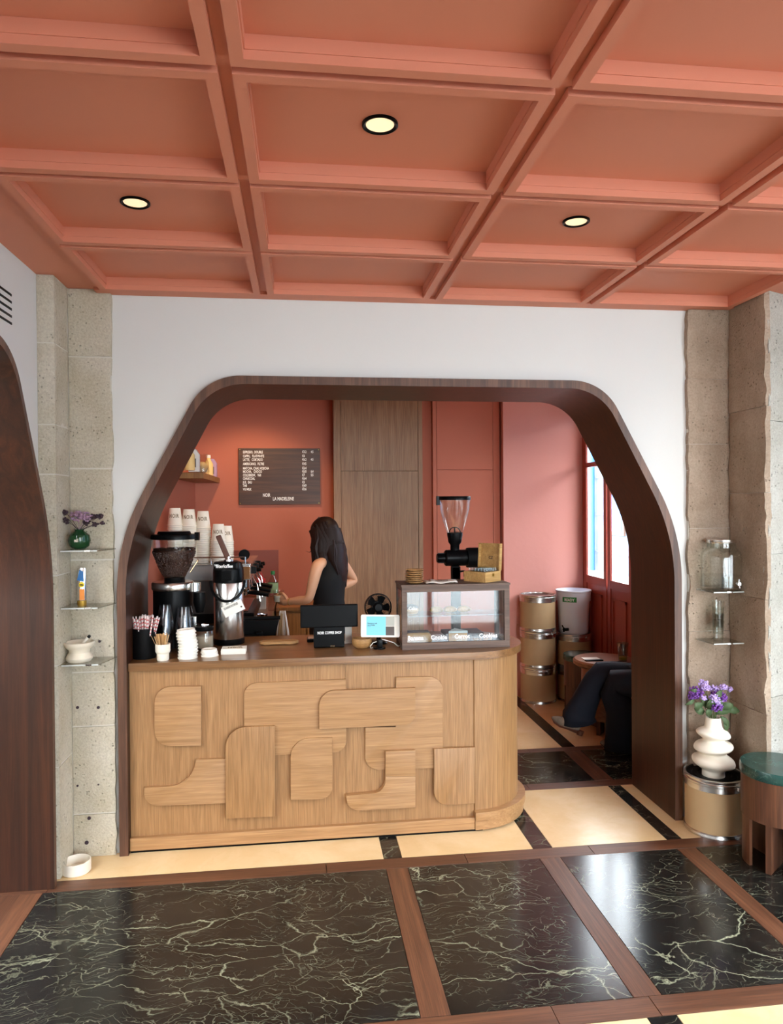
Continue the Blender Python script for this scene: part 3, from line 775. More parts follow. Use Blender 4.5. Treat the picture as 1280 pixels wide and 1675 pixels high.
# --- stacks of clear plastic cups, upside down
s0 = B().lathe([(.044, 0), (.0465, .001), (.0465, .006), (.044, .007), (.031, .105), (.030, .108), (0, .108)], n=24).build('clear_cup', M['clear_plastic'], None, True); sm = s0.data; bpy.data.objects.remove(s0)
for (u, v, y, n, w_) in ((266, 1060, .27, 12, 'left'), (301, 1060, .27, 11, 'right')):
    p = ptop(u, 1000, y)
    for i in range(n):
        o = obj('clear_cup', sm, None, (p.x+.0012*i*(1 if w_ == 'left' else -.2), y, CT+i*.0125)); o.scale = (.95, .95, 1)
        tag(o, '%s clear cup from the top of the %s upturned plastic stack' % (ORD[n-1-i], w_), 'cup', 'clear cups in the %s stack' % w_)
# --- glass jar with black lid
p = ptop(334, 1000, .33)
t = thing('sugar_jar', (p.x, .33, CT), 'ribbed glass jar of sugar under a black lid beside the airpot', 'jar')
B().lathe([(0, 0), (.044, 0), (.048, .006), (.048, .085), (.043, .097), (.043, .1), (.040, .1), (.045, .083), (.045, .008), (0, .006)], n=30).build('jar_body', M['glassware'], t, True)
B().lathe([(0, .007), (.0445, .009), (.0445, .07), (.02, .076), (0, .075)], n=24).build('sugar', plain('brown_sugar', (168, 148, 128), .7, bump=.8, bscale=300), t, True)
B().lathe([(0, .098), (.047, .098), (.048, .1), (.048, .115), (.045, .118), (0, .118)], n=30).build('lid', M['black'], t, True)
# --- pile of cards
p = on(361, 1071); p2 = on(401, 1070)
t = thing('card_block', (p.x, p.y, CT), 'small block of white loyalty cards lying on the counter edge', 'cards')
for i in range(6):
    B().box(rr.uniform(-.001, .001), .122, rr.uniform(-.001, .001), .085, i*.0045, i*.0045+.004, .0003).build('card', M['paper'], t)
text('lettering', 'NOIR', M['grey_text'], t, (.03, .03, .0276), .03, (0, 0, 0))
for i in range(3): pass
# --- airpot
c = Vector((ptop(374, 1000, .47).x, .47, CT))
t = thing('airpot', c, 'tall brushed steel airpot with black pump lid and hanging paper tag', 'flask')
B().lathe([(0, 0), (.082, 0), (.084, .004), (.084, .026), (.080, .030)], n=40).build('base_ring', M['black'], t, True)
B().lathe([(.078, .030), (.0795, .032), (.0795, .330), (.076, .335)], n=48).build('steel_body', M['steel'], t, True)
B().lathe([(.077, .335), (.082, .336), (.083, .345), (.082, .405), (.070, .440), (.05, .450), (0, .452)], n=40).build('pump_lid', M['black'], t, True)
B().box(-.072, .060, -.080, -.02, .405, .450, .012).build('spout', M['black'], t)
B().box(-.026, .026, -.0895, -.078, .35, .40, .003).build('latch', M['black'], t)
text('lettering', '*filterkaffee', M['white_text'], t, (-.066, -.0815, .418), .026, (R(90), 0, 0), .8)
h = B().box(-.014, .014, -.011, .011, 0, .145, .005); h.mat(Matrix.Translation((.005, -.035, .455)) @ Matrix.Rotation(R(-22), 4, 'Y')); h.build('lever', M['leather'], t)
B().cyl((.005, -.035, .448), .026, .012, 20).cyl((.005, -.035, .455), .012, .02, 12).build('collar', M['chrome'], t, True)
arc = [(-.083*math.cos(a), -.05-.045*math.sin(a), .345-.105*math.sin(a)) for a in [PI*k/14 for k in range(15)]]
sp = B(); sp.tube([(x*1.08, y, z) for x, y, z in arc], .0075, 8); sp.build('carry_strap', M['black'], t, True)
tg = B().box(-.056, .056, -.0008, .0008, -.030, .030).build('paper_tag', M['paper'], t); tg.location = (.034, -.112, .205); tg.rotation_euler = (R(6), R(-24), 0)
text('lettering', 'DARKHORSE', M['dark_text'], tg, (-.045, -.001, .010), .017, (R(90), 0, 0), .8)
B().box(.038, .046, -.0015, 0, -.014, -.006).build('printed_mark', M['dark_text'], tg)
# --- wooden tray
p = on(457, 1055); x0 = on(425, 1052).x; x1 = on(488, 1052).x
t = thing('wooden_tray', ((x0+x1)/2, p.y+.03, CT), 'narrow oval wooden tray lying between airpot and card terminal', 'tray')
w_ = (x1-x0)/2
B().prism(fillet([(-w_, -.032, .030), (w_, -.032, .030), (w_, .032, .030), (-w_, .032, .030)]), .004, .018, 'z', .003).build('tray_board', M['wicker'], t, 30)
q_ = B()
for x in (-w_*.6, w_*.6): q_.box(x-.02, x+.02, -.02, .02, 0, .004)
q_.build('foot_rail', M['wicker'], t)
# --- till: black display on a stand
c = on(537, 1060)
t = thing('till_display', (c.x, c.y, CT), 'black till display seen from behind, lettered NOIR COFFEE SHOP', 'till')
def px_box(t, u0, u1, v0, v1, y, d, name, m, bev=.002, tilt=0):
    a = atY(u0, v1, y); b_ = atY(u1, v0, y)
    o = B().box(a.x-t.location.x, b_.x-t.location.x, 0, d, a.z-t.location.z, b_.z-t.location.z, bev)
    o = o.build(name, M[m] if isinstance(m, str) else m, t); o.location.y = y-t.location.y; return o
px_box(t, 513, 563, 1022, 1060, c.y, .07, 'stand', 'black', .004)
o = px_box(t, 491, 585, 988, 1028, c.y-.005, .018, 'monitor', 'black', .006)
text('lettering', 'NOIR COFFEE SHOP', M['white_text'], t, (on(519, 1060).x-c.x, -.0015, atY(538, 1037, c.y).z-CT), .0195, (R(90), 0, 0), .72)
text('lettering', 'STAR', M['grey_text'], t, (.01, -.0015, .006), .010, (R(90), 0, 0), 1)
p = on(502, 1052); px_b = thing('card_reader', (p.x, p.y+.02, CT), 'small silver and black card reader beside the till stand', 'card reader')
B().box(0, .055, 0, .07, 0, .016, .004).build('body', M['black'], px_b); B().box(.004, .05, .004, .066, .016, .020, .002).build('keypad', M['steel'], px_b)
pp = thing('paper_slip', (atY(568, 1055, .36).x, .36, CT), 'pale upright paper card standing behind the till', 'paper')
B().box(-.012, .024, 0, .004, 0, .115).build('card', M['paper'], pp); B().box(-.02, .03, -.01, .03, 0, .006).build('foot', M['paper'], pp)
# --- wooden bowl
c = on(593, 1063)+Vector((0, .055, 0))
t = thing('wooden_bowl', (c.x, c.y, CT), 'small turned wooden bowl between till and tablet', 'bowl')
B().lathe([(0, 0), (.030, 0), (.047, .014), (.0535, .036), (.0505, .052), (.047, .052), (.049, .036), (.040, .016), (0, .010)], n=36).build('bowl_body', M['wicker'], t, True)
B().box(-.03, .03, -.02, .03, .022, .036, .006).build('receipts', M['table_wood'], t)
# --- tablet on stand
c = on(621, 1062)
y = c.y
t = thing('tablet', (c.x, y, CT), 'white tablet with pale blue screen on a small black stand', 'tablet')
a = atY(590, 1043, y); b_ = atY(653, 1005, y); W = b_.x-a.x; H = b_.z-a.z
body = B().prism(fillet([(-W/2, -H/2, .008), (W/2, -H/2, .008), (W/2, H/2, .008), (-W/2, H/2, .008)]), -.004, .004, 'y', .001).build('casing', M['paper'], t, 30)
body.location = ((a.x+b_.x)/2-c.x, .0, (a.z+b_.z)/2-CT); body.rotation_euler = (R(-14), R(2.0), 0)
B().box(-W*.36, W*.14, -.0052, -.004, -H*.42, H*.42).build('screen', M['screen'], body)
B().box(W*.14, W*.36, -.0052, -.004, .0, H*.42).build('screen_picture', M['screen_w'], body); B().box(W*.14, W*.36, -.0052, -.004, -H*.42, -.003).build('screen_picture', plain('screen_dark_picture', (30, 26, 24), .3, emit=(90, 70, 60), es=.5), body)
text('lettering', 'Bienvenue au cafe\navec la fidelite\n* * * *', M['dark_text'], body, (-W*.33, -.0056, .01), .009, (R(90), 0, 0), .75)
sb = B(); sb.cyl((0, .02, 0), .032, .008, 24); sb.tube([(0, .02, .006), (0, .03, .04), (body.location.x, .012, .07)], .007, 8); sb.box(-.014, .014, -.004, .016, .004, .05, .003)
sb.build('stand', M['black'], t, 40)
cbm = B(); cbm.tube([(.01, .01, .05), (.035, .0, .045), (.075, .01, .03), (.095, .02, .010), (.13, .06, .004)], .0022, 6)
cbm.tube([(-.01, .01, .04), (-.035, .0, .035), (-.05, .005, .015), (-.045, .02, .004), (-.02, .04, .003)], .0022, 6); cbm.build('cable', M['paper'], t, True)
# --- fan
y = .34; c = atY(618, 993, y)
t = thing('desk_fan', (c.x, y, CT), 'small round black table fan standing behind the tablet', 'fan')
zc_ = c.z-CT; rf = (atY(641, 993, y).x-atY(597, 993, y).x)/2
B().lathe([(0, 0), (.05, 0), (.052, .004), (.045, .012), (0, .014)], n=28).tube([(0, .012, .01), (0, .012, zc_*.6), (0, .015, zc_)], .009, 8).build('base', M['black'], t, True)
b = B()
for r in (rf, rf*.985): b.lathe([(r, -.018), (r+.002, 0), (r, .018), (r-.003, .018), (r-.003, -.018)], (0, 0, 0), 40, 0, 'y', True)
for k in range(46):
    a = 2*PI*k/46
    p0 = Vector((math.cos(a)*.018, -.024, math.sin(a)*.018)); p1 = Vector((math.cos(a+.35)*rf*.7, -.024, math.sin(a+.35)*rf*.7)); p2 = Vector((math.cos(a+.5)*rf*.98, -.016, math.sin(a+.5)*rf*.98))
    b.tube([p0, p1, p2], .0009, 4); b.tube([Vector((p.x, -p.y, p.z)) for p in (p0, p1, p2)], .0009, 4)
g_ = b.build('grille', M['black'], t); g_.location.z = zc_
h_ = B().cyl((0, -.026, 0), .019, .006, 24, 'y').cyl((0, .0, 0), .03, .045, 24, 'y').build('motor_hub', M['black'], t, True); h_.location.z = zc_
for k in range(5):
    bl = B(); a = 2*PI*k/5
    pts = [(.015, -.008), (.03, -.02), (rf*.82, -.028), (rf*.88, .0), (rf*.75, .024), (.03, .012)]
    bl.prism(pts, -.001, .001, 'y'); o = bl.build('blade', M['black_matte'], t)
    o.matrix_local = Matrix.Translation((0, 0, zc_)) @ Matrix.Rotation(a, 4, 'Y') @ Matrix.Rotation(R(20), 4, 'X')

# ================================================================== PASTRY CASE
f0 = on(657.5, 1064); f1 = on(833, 1058); yC = f0.y
Wc = atY(833.5, 1055, yC).x-f0.x; Hc = .325; Dc = .23
t = thing('pastry_case', (f0.x, yC, CT), 'weathered wood and glass pastry display case at right end of counter', 'display case')
case = t
def bar(x0, x1, y0, y1, z0, z1, n='frame_bar'): return B().box(x0, x1, y0, y1, z0, z1, .0015).build(n, M['grey_wood'], t)
k = .028
bar(0, Wc, 0, .02, 0, k+.008); bar(0, Wc, 0, .02, Hc-k, Hc); bar(0, k, 0, .02, k+.008, Hc-k); bar(Wc-k, Wc, 0, .02, k+.008, Hc-k)
bar(0, .02, Dc-.025, Dc, 0, Hc); bar(Wc-.02, Wc, Dc-.025, Dc, 0, Hc)
bar(0, .014, .02, Dc-.025, Hc-.022, Hc); bar(0, .014, .02, Dc-.025, 0, .022); bar(Wc-.014, Wc, .02, Dc-.025, Hc-.022, Hc); bar(Wc-.014, Wc, .02, Dc-.025, 0, .022)
bar(.02, Wc-.02, Dc-.02, Dc, Hc-.022, Hc); bar(.014, Wc-.014, .02, Dc, 0, .012, 'floor_board'); bar(-.004, Wc+.004, -.002, Dc+.004, Hc, Hc+.010, 'top_board')
B().box(k-.004, Wc-k+.004, .008, .012, k, Hc-k+.004).build('front_glass', M['vitrine'], t)
B().box(.004, .007, .02, Dc-.02, .02, Hc-.02).build('side_glass', M['vitrine'], t); B().box(Wc-.007, Wc-.004, .02, Dc-.02, .02, Hc-.02).build('side_glass', M['vitrine'], t)
B().box(.015, Wc-.015, .03, Dc-.03, .165, .170).build('glass_shelf', M['shelf_glass'], t)
for s_, x, z in (('Banana', .030, .050), ('Cookie', .150, .050), ('Carrot', .275, .052), ('Cookies', .405, .052)):
    text('lettering', s_, M['white_text'], t, (x, .0065, z), .032, (R(90), 0, 0), .9)
text('lettering', 'Cake', M['white_text'], t, (.035, .0065, .205), .024, (R(90), 0, 0), .9)
# pastries
def place(name, x, y, z, label, cat, group=None): return thing(name, (f0.x+x, yC+y, CT+z), label, cat, group)
pt = place('iced_bun', .062, .11, .171, 'round golden bun with chocolate top on upper glass shelf', 'pastry')
B().lathe([(0, 0), (.036, .002), (.043, .018), (.036, .038), (.0, .045)], n=22).build('bun', M['pastry'], pt, True); B().lathe([(.040, .026), (.036, .040), (.02, .048), (0, .050)], n=22).build('chocolate_top', M['choc'], pt, True)
pt = place('loaf_cake', .10, .12, .012, 'brown banana loaf on the case floor at left', 'cake')
B().prism(fillet([(-.07, 0), (.07, 0), (.065, .06, .02), (-.065, .06, .02)]), -.035, .035, 'y').build('loaf', M['pastry'], pt, 40); B().box(-.06, .06, -.025, .025, .058, .066, .004).build('glaze', M['choc'], pt)
pt = place('carrot_cake', .31, .12, .012, 'pale iced carrot cake slice on the case floor', 'cake')
B().prism([(-.05, -.04), (.05, -.04), (.0, .05)], 0, .055, 'z').build('sponge', M['pastry'], pt); B().prism([(-.051, -.041), (.051, -.041), (.0, .051)], .055, .066, 'z').build('icing', M['cream'], pt)
for i in range(4):
    pt = place('cookie', .43+(i % 2)*.055, .08+(i//2)*.06, .012, 'round cookie on the right of the case floor', 'cookie', 'cookies on the case floor')
    B().lathe([(0, 0), (.024, 0), (.027, .006), (.022, .012), (0, .014)], n=16).build('dough', M['pastry'], pt, True)
    for k2 in range(4): B().ell((.012*math.cos(k2*1.7), .012*math.sin(k2*1.7), .013), (.004, .004, .003), 6, 4).build('chocolate_chip', M['choc'], pt)
for i in range(3):
    pt = place('croissant', .20+i*.075, .115, .171, 'golden croissant in the row on the upper glass shelf', 'pastry', 'croissants on the upper shelf')
    b = B(); pts = [(math.cos(a)*.03, math.sin(a)*.028-.015, .016) for a in [PI*(k2/12) for k2 in range(13)]]
    b.tube(pts, [.004+.013*math.sin(PI*k2/12)+(.002 if k2 % 2 else 0) for k2 in range(13)], 10); b.build('roll', M['pastry'], pt, True)
pt = place('slate_tray', .24, .10, .006, 'dark oval tray under the cakes in the case', 'tray')
B().prism(fillet([(-.20, -.06, .03), (.2, -.06, .03), (.2, .07, .03), (-.2, .07, .03)]), .006, .0062, 'z').build('tray_base', M['black_matte'], pt); 
# --- plates on the case
zc0 = CT+Hc+.010
c = atZ(677, 957, zc0); c.y = yC+.07; c = Vector((atY(677, 950, c.y).x, c.y, zc0))
for i in range(7):
    pl = thing('wooden_saucer', (c.x+rr.uniform(-.003, .003), c.y, zc0+i*.0105), ('topmost' if i == 6 else ORD[6-i]+' from the top,')+' small tan wooden saucer stacked on the pastry case', 'saucer', 'wooden saucers on the case')
    if i == 0:
        sa = B().lathe([(0, 0), (.028, 0), (.042, .007), (.0465, .0095), (.0465, .012), (.044, .012), (.034, .004), (0, .004)], n=30).build('saucer_dish', M['wicker'], pl, True).data
    else: obj('saucer_dish', sa, pl)
    pl.rotation_euler = (0, rr.uniform(-.02, .02), rr.uniform(0, 3))
# --- papers
for i, (dx, dy, rz) in enumerate(((.0, 0, .08), (.03, .012, -.12))):
    pp = thing('paper_sheet', (atY(722, 955, yC+.08).x+dx-.02, yC+.085+dy, zc0+.0005+i*.002), ['lower', 'upper'][i]+' white paper sheet lying on top of the pastry case', 'paper', None, rz)
    b = B(); n = 8
    for a in range(n):
        pass
    vs = [[b.b.verts.new((-.075+.15*a/n, -.05+.10*c_/4, .003*math.sin(a*1.1+i)+.003+.001*c_)) for c_ in range(5)] for a in range(n+1)]
    for a in range(n):
        for c_ in range(4): b.b.faces.new((vs[a][c_], vs[a+1][c_], vs[a+1][c_+1], vs[a][c_+1]))
    o = b.build('sheet', M['paper'], pp, True); sm_ = o.modifiers.new('thick', 'SOLIDIFY'); sm_.thickness = .0006
    if i: text('lettering', 'menu', M['dark_text'], pp, (-.04, -.01, .008), .03, (0, 0, 0))
# --- box of glass tubes with open lid
a = atZ(793, 958, zc0); yb = yC+.02
bx0 = atY(750, 955, yb+.05).x; bxm = atY(794, 955, yb).x; bx1 = atY(834, 955, yb).x
t = thing('bamboo_box', (bxm, yb+.005, zc0), 'open hinged bamboo box of glass vials on the pastry case', 'box', None, R(0))
Lb, Rb, Db, Hb = bx0-bxm, bx1-bxm, .17, .055
t.rotation_euler = (0, 0, R(0))
# body is turned about 35 degrees so a corner faces the room
t.rotation_euler = (0, 0, R(38)); sw, sd = .135, .145
B().box(0, sw, 0, .008, 0, Hb, .001).build('front_side', M['bamboo'], t); B().box(0, .008, .008, sd, 0, Hb, .001).build('left_side', M['bamboo'], t)
B().box(sw-.008, sw, .008, sd, 0, Hb, .001).build('right_side', M['bamboo'], t); B().box(.008, sw-.008, sd-.008, sd, 0, Hb, .001).build('back_side', M['bamboo'], t)
B().box(.008, sw-.008, .008, sd-.008, 0, .006).build('bottom', M['bamboo'], t)
ld = B(); ld.box(0, .012, 0, sd, 0, .008).box(0, .132, 0, .008, 0, .022); 
ld = B(); ld.box(0, .006, 0, sd, 0, .145, .001); ld.box(-.016, 0, 0, .007, 0, .145).box(-.016, 0, sd-.007, sd, 0, .145).box(-.016, 0, .007, sd-.007, .138, .145)
o = ld.build('lid', M['bamboo'], t); o.location = (sw, 0, Hb); o.rotation_euler = (0, R(4), 0)
text('lettering', 'CZ', M['dark_text'], o, (-.0015, sd/2+.012, .06), .022, (R(90), 0, R(-90)))
B().box(.06, .075, -.002, 0, .03, .045).build('clasp', M['gold'], t)
for i in range(6):
    for j in range(6):
        v_ = thing('glass_vial', t.matrix_basis @ Vector((.020+i*.019, .020+j*.020, .006)) if False else Vector((t.location.x, t.location.y, zc0+.006)) + Matrix.Rotation(R(38), 3, 'Z') @ Vector((.020+i*.019, .020+j*.020, 0)), 'small glass vial standing in the open bamboo box', 'vial', 'glass vials in the bamboo box')
        if i == j == 0: vm = B().lathe([(0, 0), (.0075, 0), (.008, .002), (.008, .066+.0), (.0065, .066), (.0065, .004), (0, .003)], n=10).build('tube', M['glassware'], v_, True).data
        else: obj('tube', vm, v_)

# ================================================================== GRINDERS
y = .52; c = atY(744, 950, y)
def Zp(v, y, u=744): return atY(u, v, y).z
def Wp(u0, u1, y, v=850): return atY(u1, v, y).x-atY(u0, v, y).x
t = thing('shop_grinder', (c.x, y, CT), 'black shop coffee grinder with empty glass hopper behind the pastry case', 'coffee grinder')
zz_ = lambda v: Zp(v, y)-CT
rT = Wp(721, 771, y)/2
B().lathe([(rT, zz_(818)), (rT*.93, zz_(835)), (rT*.72, zz_(855)), (rT*.5, zz_(872)), (rT*.47, zz_(872)), (rT*.69, zz_(855)), (rT*.90, zz_(835)), (rT*.97, zz_(818))], n=36, close=True).build('hopper', M['glassware'], t, True)
B().lathe([(0, zz_(812)), (rT*1.01, zz_(812)), (rT*1.04, zz_(813)), (rT*1.04, zz_(818)), (0, zz_(817.5))], n=36).box(-rT*1.18, -rT*.98, -.012, .012, zz_(826), zz_(811.5)).build('hopper_lid', M['black'], t, 40)
B().tube([(math.cos(a)*rT*.36, 0, zz_(871)+math.sin(a)*rT*.34) for a in [PI*k/10 for k in range(11)]], .003, 6).tube([(0, 0, zz_(871)), (0, 0, zz_(862))], .004, 6).build('hopper_gate', M['black'], t, True)
B().lathe([(0, zz_(871)), (rT*.50, zz_(871)), (rT*.50, zz_(875)), (rT*.46, zz_(880)), (rT*.42, zz_(887)), (rT*.30, zz_(891)), (rT*.29, zz_(900)), (0, zz_(900))], n=28).build('neck', M['black'], t, True)
zb = zz_(912.5); X_ = lambda u: atY(u, 912, y).x-c.x
B().lathe([(0, X_(727)), (.040, X_(727)), (.047, X_(729)), (.047, X_(760)), (.045, X_(763)), (0, X_(763))], (0, 0, zb), 32, 0, 'x').build('grinding_head', M['black'], t, True)
B().lathe([(0, X_(763)), (.056, X_(763)), (.058, X_(766)), (.058, X_(806)), (.052, X_(810)), (0, X_(810))], (0, 0, zb), 36, 0, 'x').build('motor', M['black_matte'], t, True)
kn = B()
kn.lathe([(0, X_(714)), (.023, X_(714)), (.026, X_(715)), (.026, X_(727)), (0, X_(727))], (0, 0, zb), 24, 0, 'x'); kn.build('dial', M['black'], t, True)
for k in range(8):
    a = 2*PI*k/8; B().box(X_(716), X_(727), -.002, .002, -.003, .003).mat(Matrix.Translation((0, 0, zb)) @ Matrix.Rotation(a, 4, 'X') @ Matrix.Translation((0, 0, .0265))).build('dial_rib', M['black'], t)
B().prism([(-.02, zz_(928)), (.02, zz_(928)), (.026, zz_(940)), (.014, zz_(946)), (-.016, zz_(944))], -.02, .02).build('chute', M['black'], t)
B().box(-.022, .028, -.02, .022, 0, zz_(926), .004).build('column', M['black_matte'], t)
B().tube([(.02, -.01, zz_(935)), (.05, -.015, zz_(934)), (.052, -.015, zz_(943))], .007, 8).build('lever', M['black'], t, True)
B().box(-.07, .15, -.07, .09, 0, .02, .006).build('foot_plate', M['black'], t)
wt = B().prism([(0, 0), (.036, 0), (.018, .032)], -.0005, .0005, 'y').build('warning_triangle', plain('pink_sticker', (230, 150, 170), .5), t); wt.location = (X_(783), -.0588, zb-.004)
B().prism([(.012, .006), (.024, .006), (.018, .020)], -.0012, -.0005, 'y').build('warning_mark', M['dark_text'], wt)

y = .46; c = atY(283, 1000, y)
zz_ = lambda v: atY(283, v, y).z-CT; rT = Wp(248, 322, y)/2
t = thing('espresso_grinder', (c.x, y, CT), 'large espresso grinder with glass hopper full of dark beans, left on counter', 'coffee grinder')
hx = atY(285, 900, y).x-c.x
hop = [(rT, zz_(881)), (rT*.985, zz_(893)), (rT*.90, zz_(908)), (rT*.72, zz_(926)), (rT*.50, zz_(942)), (rT*.44, zz_(946))]
b = B(); b.lathe(hop+[(r*.965, z) for r, z in hop[::-1]], (hx, 0, 0), 40, close=True); b.build('hopper', M['glassware'], t, True)
b = B(); b.lathe([(0, zz_(898)), (rT*.94, zz_(899)), (rT*.93, zz_(902)), (rT*.86, zz_(910)), (rT*.69, zz_(926)), (rT*.47, zz_(941)), (0, zz_(945))], (hx, 0, 0), 40)
rb = random.Random(9)
for i in range(260):
    a = rb.uniform(0, 2*PI); f_ = rb.random(); r_ = rT*.90*math.sqrt(f_)
    b.ell((hx+math.cos(a)*r_, math.sin(a)*r_, zz_(898)+.002), (.007, .005, .004), 6, 4, rot=Matrix.Rotation(rb.uniform(0, 3), 3, 'Z'))
for i in range(700):
    f_ = rb.random(); a = rb.uniform(PI, 2*PI)
    seg = f_*4; k_ = int(seg); u_ = seg-k_; pr = [(rT*.93, zz_(902)), (rT*.86, zz_(910)), (rT*.69, zz_(926)), (rT*.58, zz_(934)), (rT*.47, zz_(941))]
    r_ = pr[k_][0]*(1-u_)+pr[k_+1][0]*u_; z_ = pr[k_][1]*(1-u_)+pr[k_+1][1]*u_
    b.ell((hx+math.cos(a)*r_, math.sin(a)*r_, z_), (.006, .0035, .005), 5, 4, rot=Matrix.Rotation(rb.uniform(0, 3), 3, 'Y'))
o = b.build('coffee_beans', plain('roasted_beans', (66, 36, 24), .38, bump=1.0, bscale=160, var=.4), t, True); o['kind'] = 'stuff'
B().lathe([(0, zz_(873)), (rT*1.02, zz_(874)), (rT*1.04, zz_(876)), (rT*1.04, zz_(881)), (rT*.97, zz_(882)), (0, zz_(881))], (hx, 0, 0), 40).lathe([(0, zz_(869)), (rT*.7, zz_(869)), (rT*.75, zz_(873)), (0, zz_(874))], (hx, 0, 0), 36).box(hx+rT*.92, hx+rT*1.12, -.02, .02, zz_(884), zz_(871)).build('hopper_lid', M['black'], t, 40)
B().lathe([(0, zz_(944)), (rT*.46, zz_(944)), (rT*.46, zz_(951)), (rT*.42, zz_(953)), (0, zz_(953))], (hx, 0, 0), 32).build('hopper_collar', M['black'], t, True)
rB = Wp(247, 316, y)/2
B().lathe([(0, zz_(951)), (rB*.95, zz_(951)), (rB*1.0, zz_(953)), (rB*1.0, zz_(962)), (rB*.96, zz_(964)), (0, zz_(964))], n=40).build('chrome_band', M['steel'], t, True)
B().lathe([(rB*.93, zz_(964)), (rB*.94, zz_(1000)), (rB*.94, .02), (rB*.98, .0), (0, 0)], n=40).build('body', M['black'], t, True)
B().cyl((rB*1.05, -.03, zz_(966)), .036, .044, 28).build('chrome_cap', M['chrome'], t, True)
B().lathe([(0, zz_(1003)), (.020, zz_(1001)), (.034, zz_(985)), (.032, zz_(968)), (0, zz_(968))], (rB*1.32, -.04, 0), 24).build('doser', M['black'], t, True)
B().tube([(rB*.9, -.05, zz_(935)), (rB*1.3, -.07, zz_(915))], .005, 8).tube([(rB*.95, -.07, zz_(990)), (rB*1.05, -.08, zz_(999))], .003, 6).build('lever', M['chrome'], t, True)
B().box(rB*.9, rB*1.2, -.085, -.05, zz_(1022), zz_(1006), .003).tube([(rB*1.1, -.07, zz_(1020)), (rB*1.5, -.10, zz_(1018)), (rB*1.75, -.09, zz_(1020)), (rB*1.5, -.04, zz_(1021)), (rB*1.1, -.05, zz_(1021))], .006, 8).build('portafilter_fork', M['chrome'], t, True)

# ================================================================== ESPRESSO MACHINE
BZ = .897
t = thing('espresso_machine', (-.75, 1.02, BZ), 'large chrome espresso machine on the side counter, cups stacked on top', 'espresso machine')
mx0, mx1 = atY(300, 930, 1.02).x+.75, atY(409, 930, 1.02).x+.75
zt_, zl_ = atY(409, 924, 1.02).z-BZ, atY(409, 949, 1.02).z-BZ
B().box(0, mx1, 0, .75, zl_, zt_, .004).build('upper_housing', M['steel'], t)
B().box(mx1-.10, mx1-.001, -.006, .0, zl_+.006, zt_-.01, .002).build('end_panel', plain('bronze_panel', (126, 84, 48), .25, .6), t)
B().box(-.0, mx1+.004, -.008, .755, zt_, zt_+.008, .002).build('cup_tray', M['steel'], t)
b = B(); b.tube([(0, 0, zt_+.05), (mx1*.93, 0, zt_+.05)], .004, 6); 
for x in (0, mx1*.45, mx1*.93): b.tube([(x, 0, zt_), (x, 0, zt_+.05)], .004, 6)
b.build('cup_rail', M['chrome'], t, True)
B().box(0, mx1-.16, .03, .72, .05, zl_, .004).build('back_housing', M['steel_dark'], t)
B().box(0, mx1+.02, .02, .73, .03, .09, .006).build('drip_tray', M['black'], t)
for x in (.03, mx1-.06):
    for yy_ in (.06, .68): B().cyl((x, yy_, 0), .02, .03, 14).build('foot', M['chrome'], t, True)
for i, yy_ in enumerate((.14, .38, .62)):
    gh = B().cyl((mx1-.05, yy_, zl_-.055), .036, .06, 24).lathe([(.036, 0), (.040, .006), (.040, .02), (.036, .024)], (mx1-.05, yy_, zl_-.08), 24).build('group_head', M['chrome'], t, True)
    b = B(); b.lathe([(0, -.012), (.034, -.012), (.036, .012), (0, .012)], (mx1-.05, yy_, zl_-.095), 22)
    b.build('portafilter', M['chrome'], gh, True)
    B().tube([(mx1-.03, yy_-.01, zl_-.092), (mx1+.03, yy_-.035, zl_-.090), (mx1+.11, yy_-.05, zl_-.104)], [.009, .016, .015], 10).build('portafilter_handle', M['black'], gh, True)
    B().box(mx1-.002, mx1+.03, yy_-.03, yy_+.03, zl_+.03, zl_+.075, .004).build('paddle', M['black'], t)
    B().tube([(mx1+.02, yy_+.07, zl_+.045), (mx1+.055, yy_+.065, zl_+.05)], .014, 10).build('steam_knob', M['black'], t, True)
    B().tube([(mx1-.01, yy_+.07, zl_+.02), (mx1+.03, yy_+.06, zl_-.05), (mx1+.05, yy_+.05, .14)], .005, 8).build('steam_wand', M['chrome'], t, True)
B().box(mx1-.155, mx1-.02, .05, .70, .09, .10, .002).build('drip_grid', M['chrome'], t)
sign = B().cyl((0, 0, 0), .035, .03, 20, 'y').build('gauge', M['black'], t, True); sign.location = (mx1*.88, .20, zt_+.05)
# paper cups on the machine
MT = BZ+zt_+.008
cupm = B().lathe([(.0455, 0), (.048, .002), (.048, .007), (.0455, .009), (.034, .106), (.033, .110), (.031, .110), (.030, .104), (0, .104)], n=26).build('paper_cup', M['cup_white'], None, True)
cm = cupm.data; bpy.data.objects.remove(cupm)
stacks = [(286, 831, 1.10, 'leftmost'), (309, 833, 1.12, 'second'), (332, 836, 1.14, 'third and tallest looking'), (357, 857, 1.10, 'front right'), (370, 860, 1.30, 'rear right')]
for u, v, y, w_ in stacks:
    p = atY(u, v, y); H = p.z-MT; n = max(2, int(round((H-.110)/.0135))+1); stp = (H-.110)/(n-1)
    for i in range(n):
        if n-1-i > 11 and False: continue
        cu = thing('paper_cup', (p.x+rr.uniform(-.0006, .0006), y, MT+i*stp), '%s cup below the top of the %s stack of white paper cups' % (ORD[n-2-i], w_) if i < n-1 else 'white lettered paper cup topping the %s stack on the machine' % w_, 'cup', 'paper cups in the %s stack' % w_ if i < n-1 else None)
        obj('cup_shell', cm, cu)
        if i == n-1:
            text('lettering', 'NOIR', M['grey_text'], cu, (0, -.0412, .050), .034, (R(90), 0, 0), .72, 'CENTER', .0004, 1.1, cyl=(.0412, -.118))
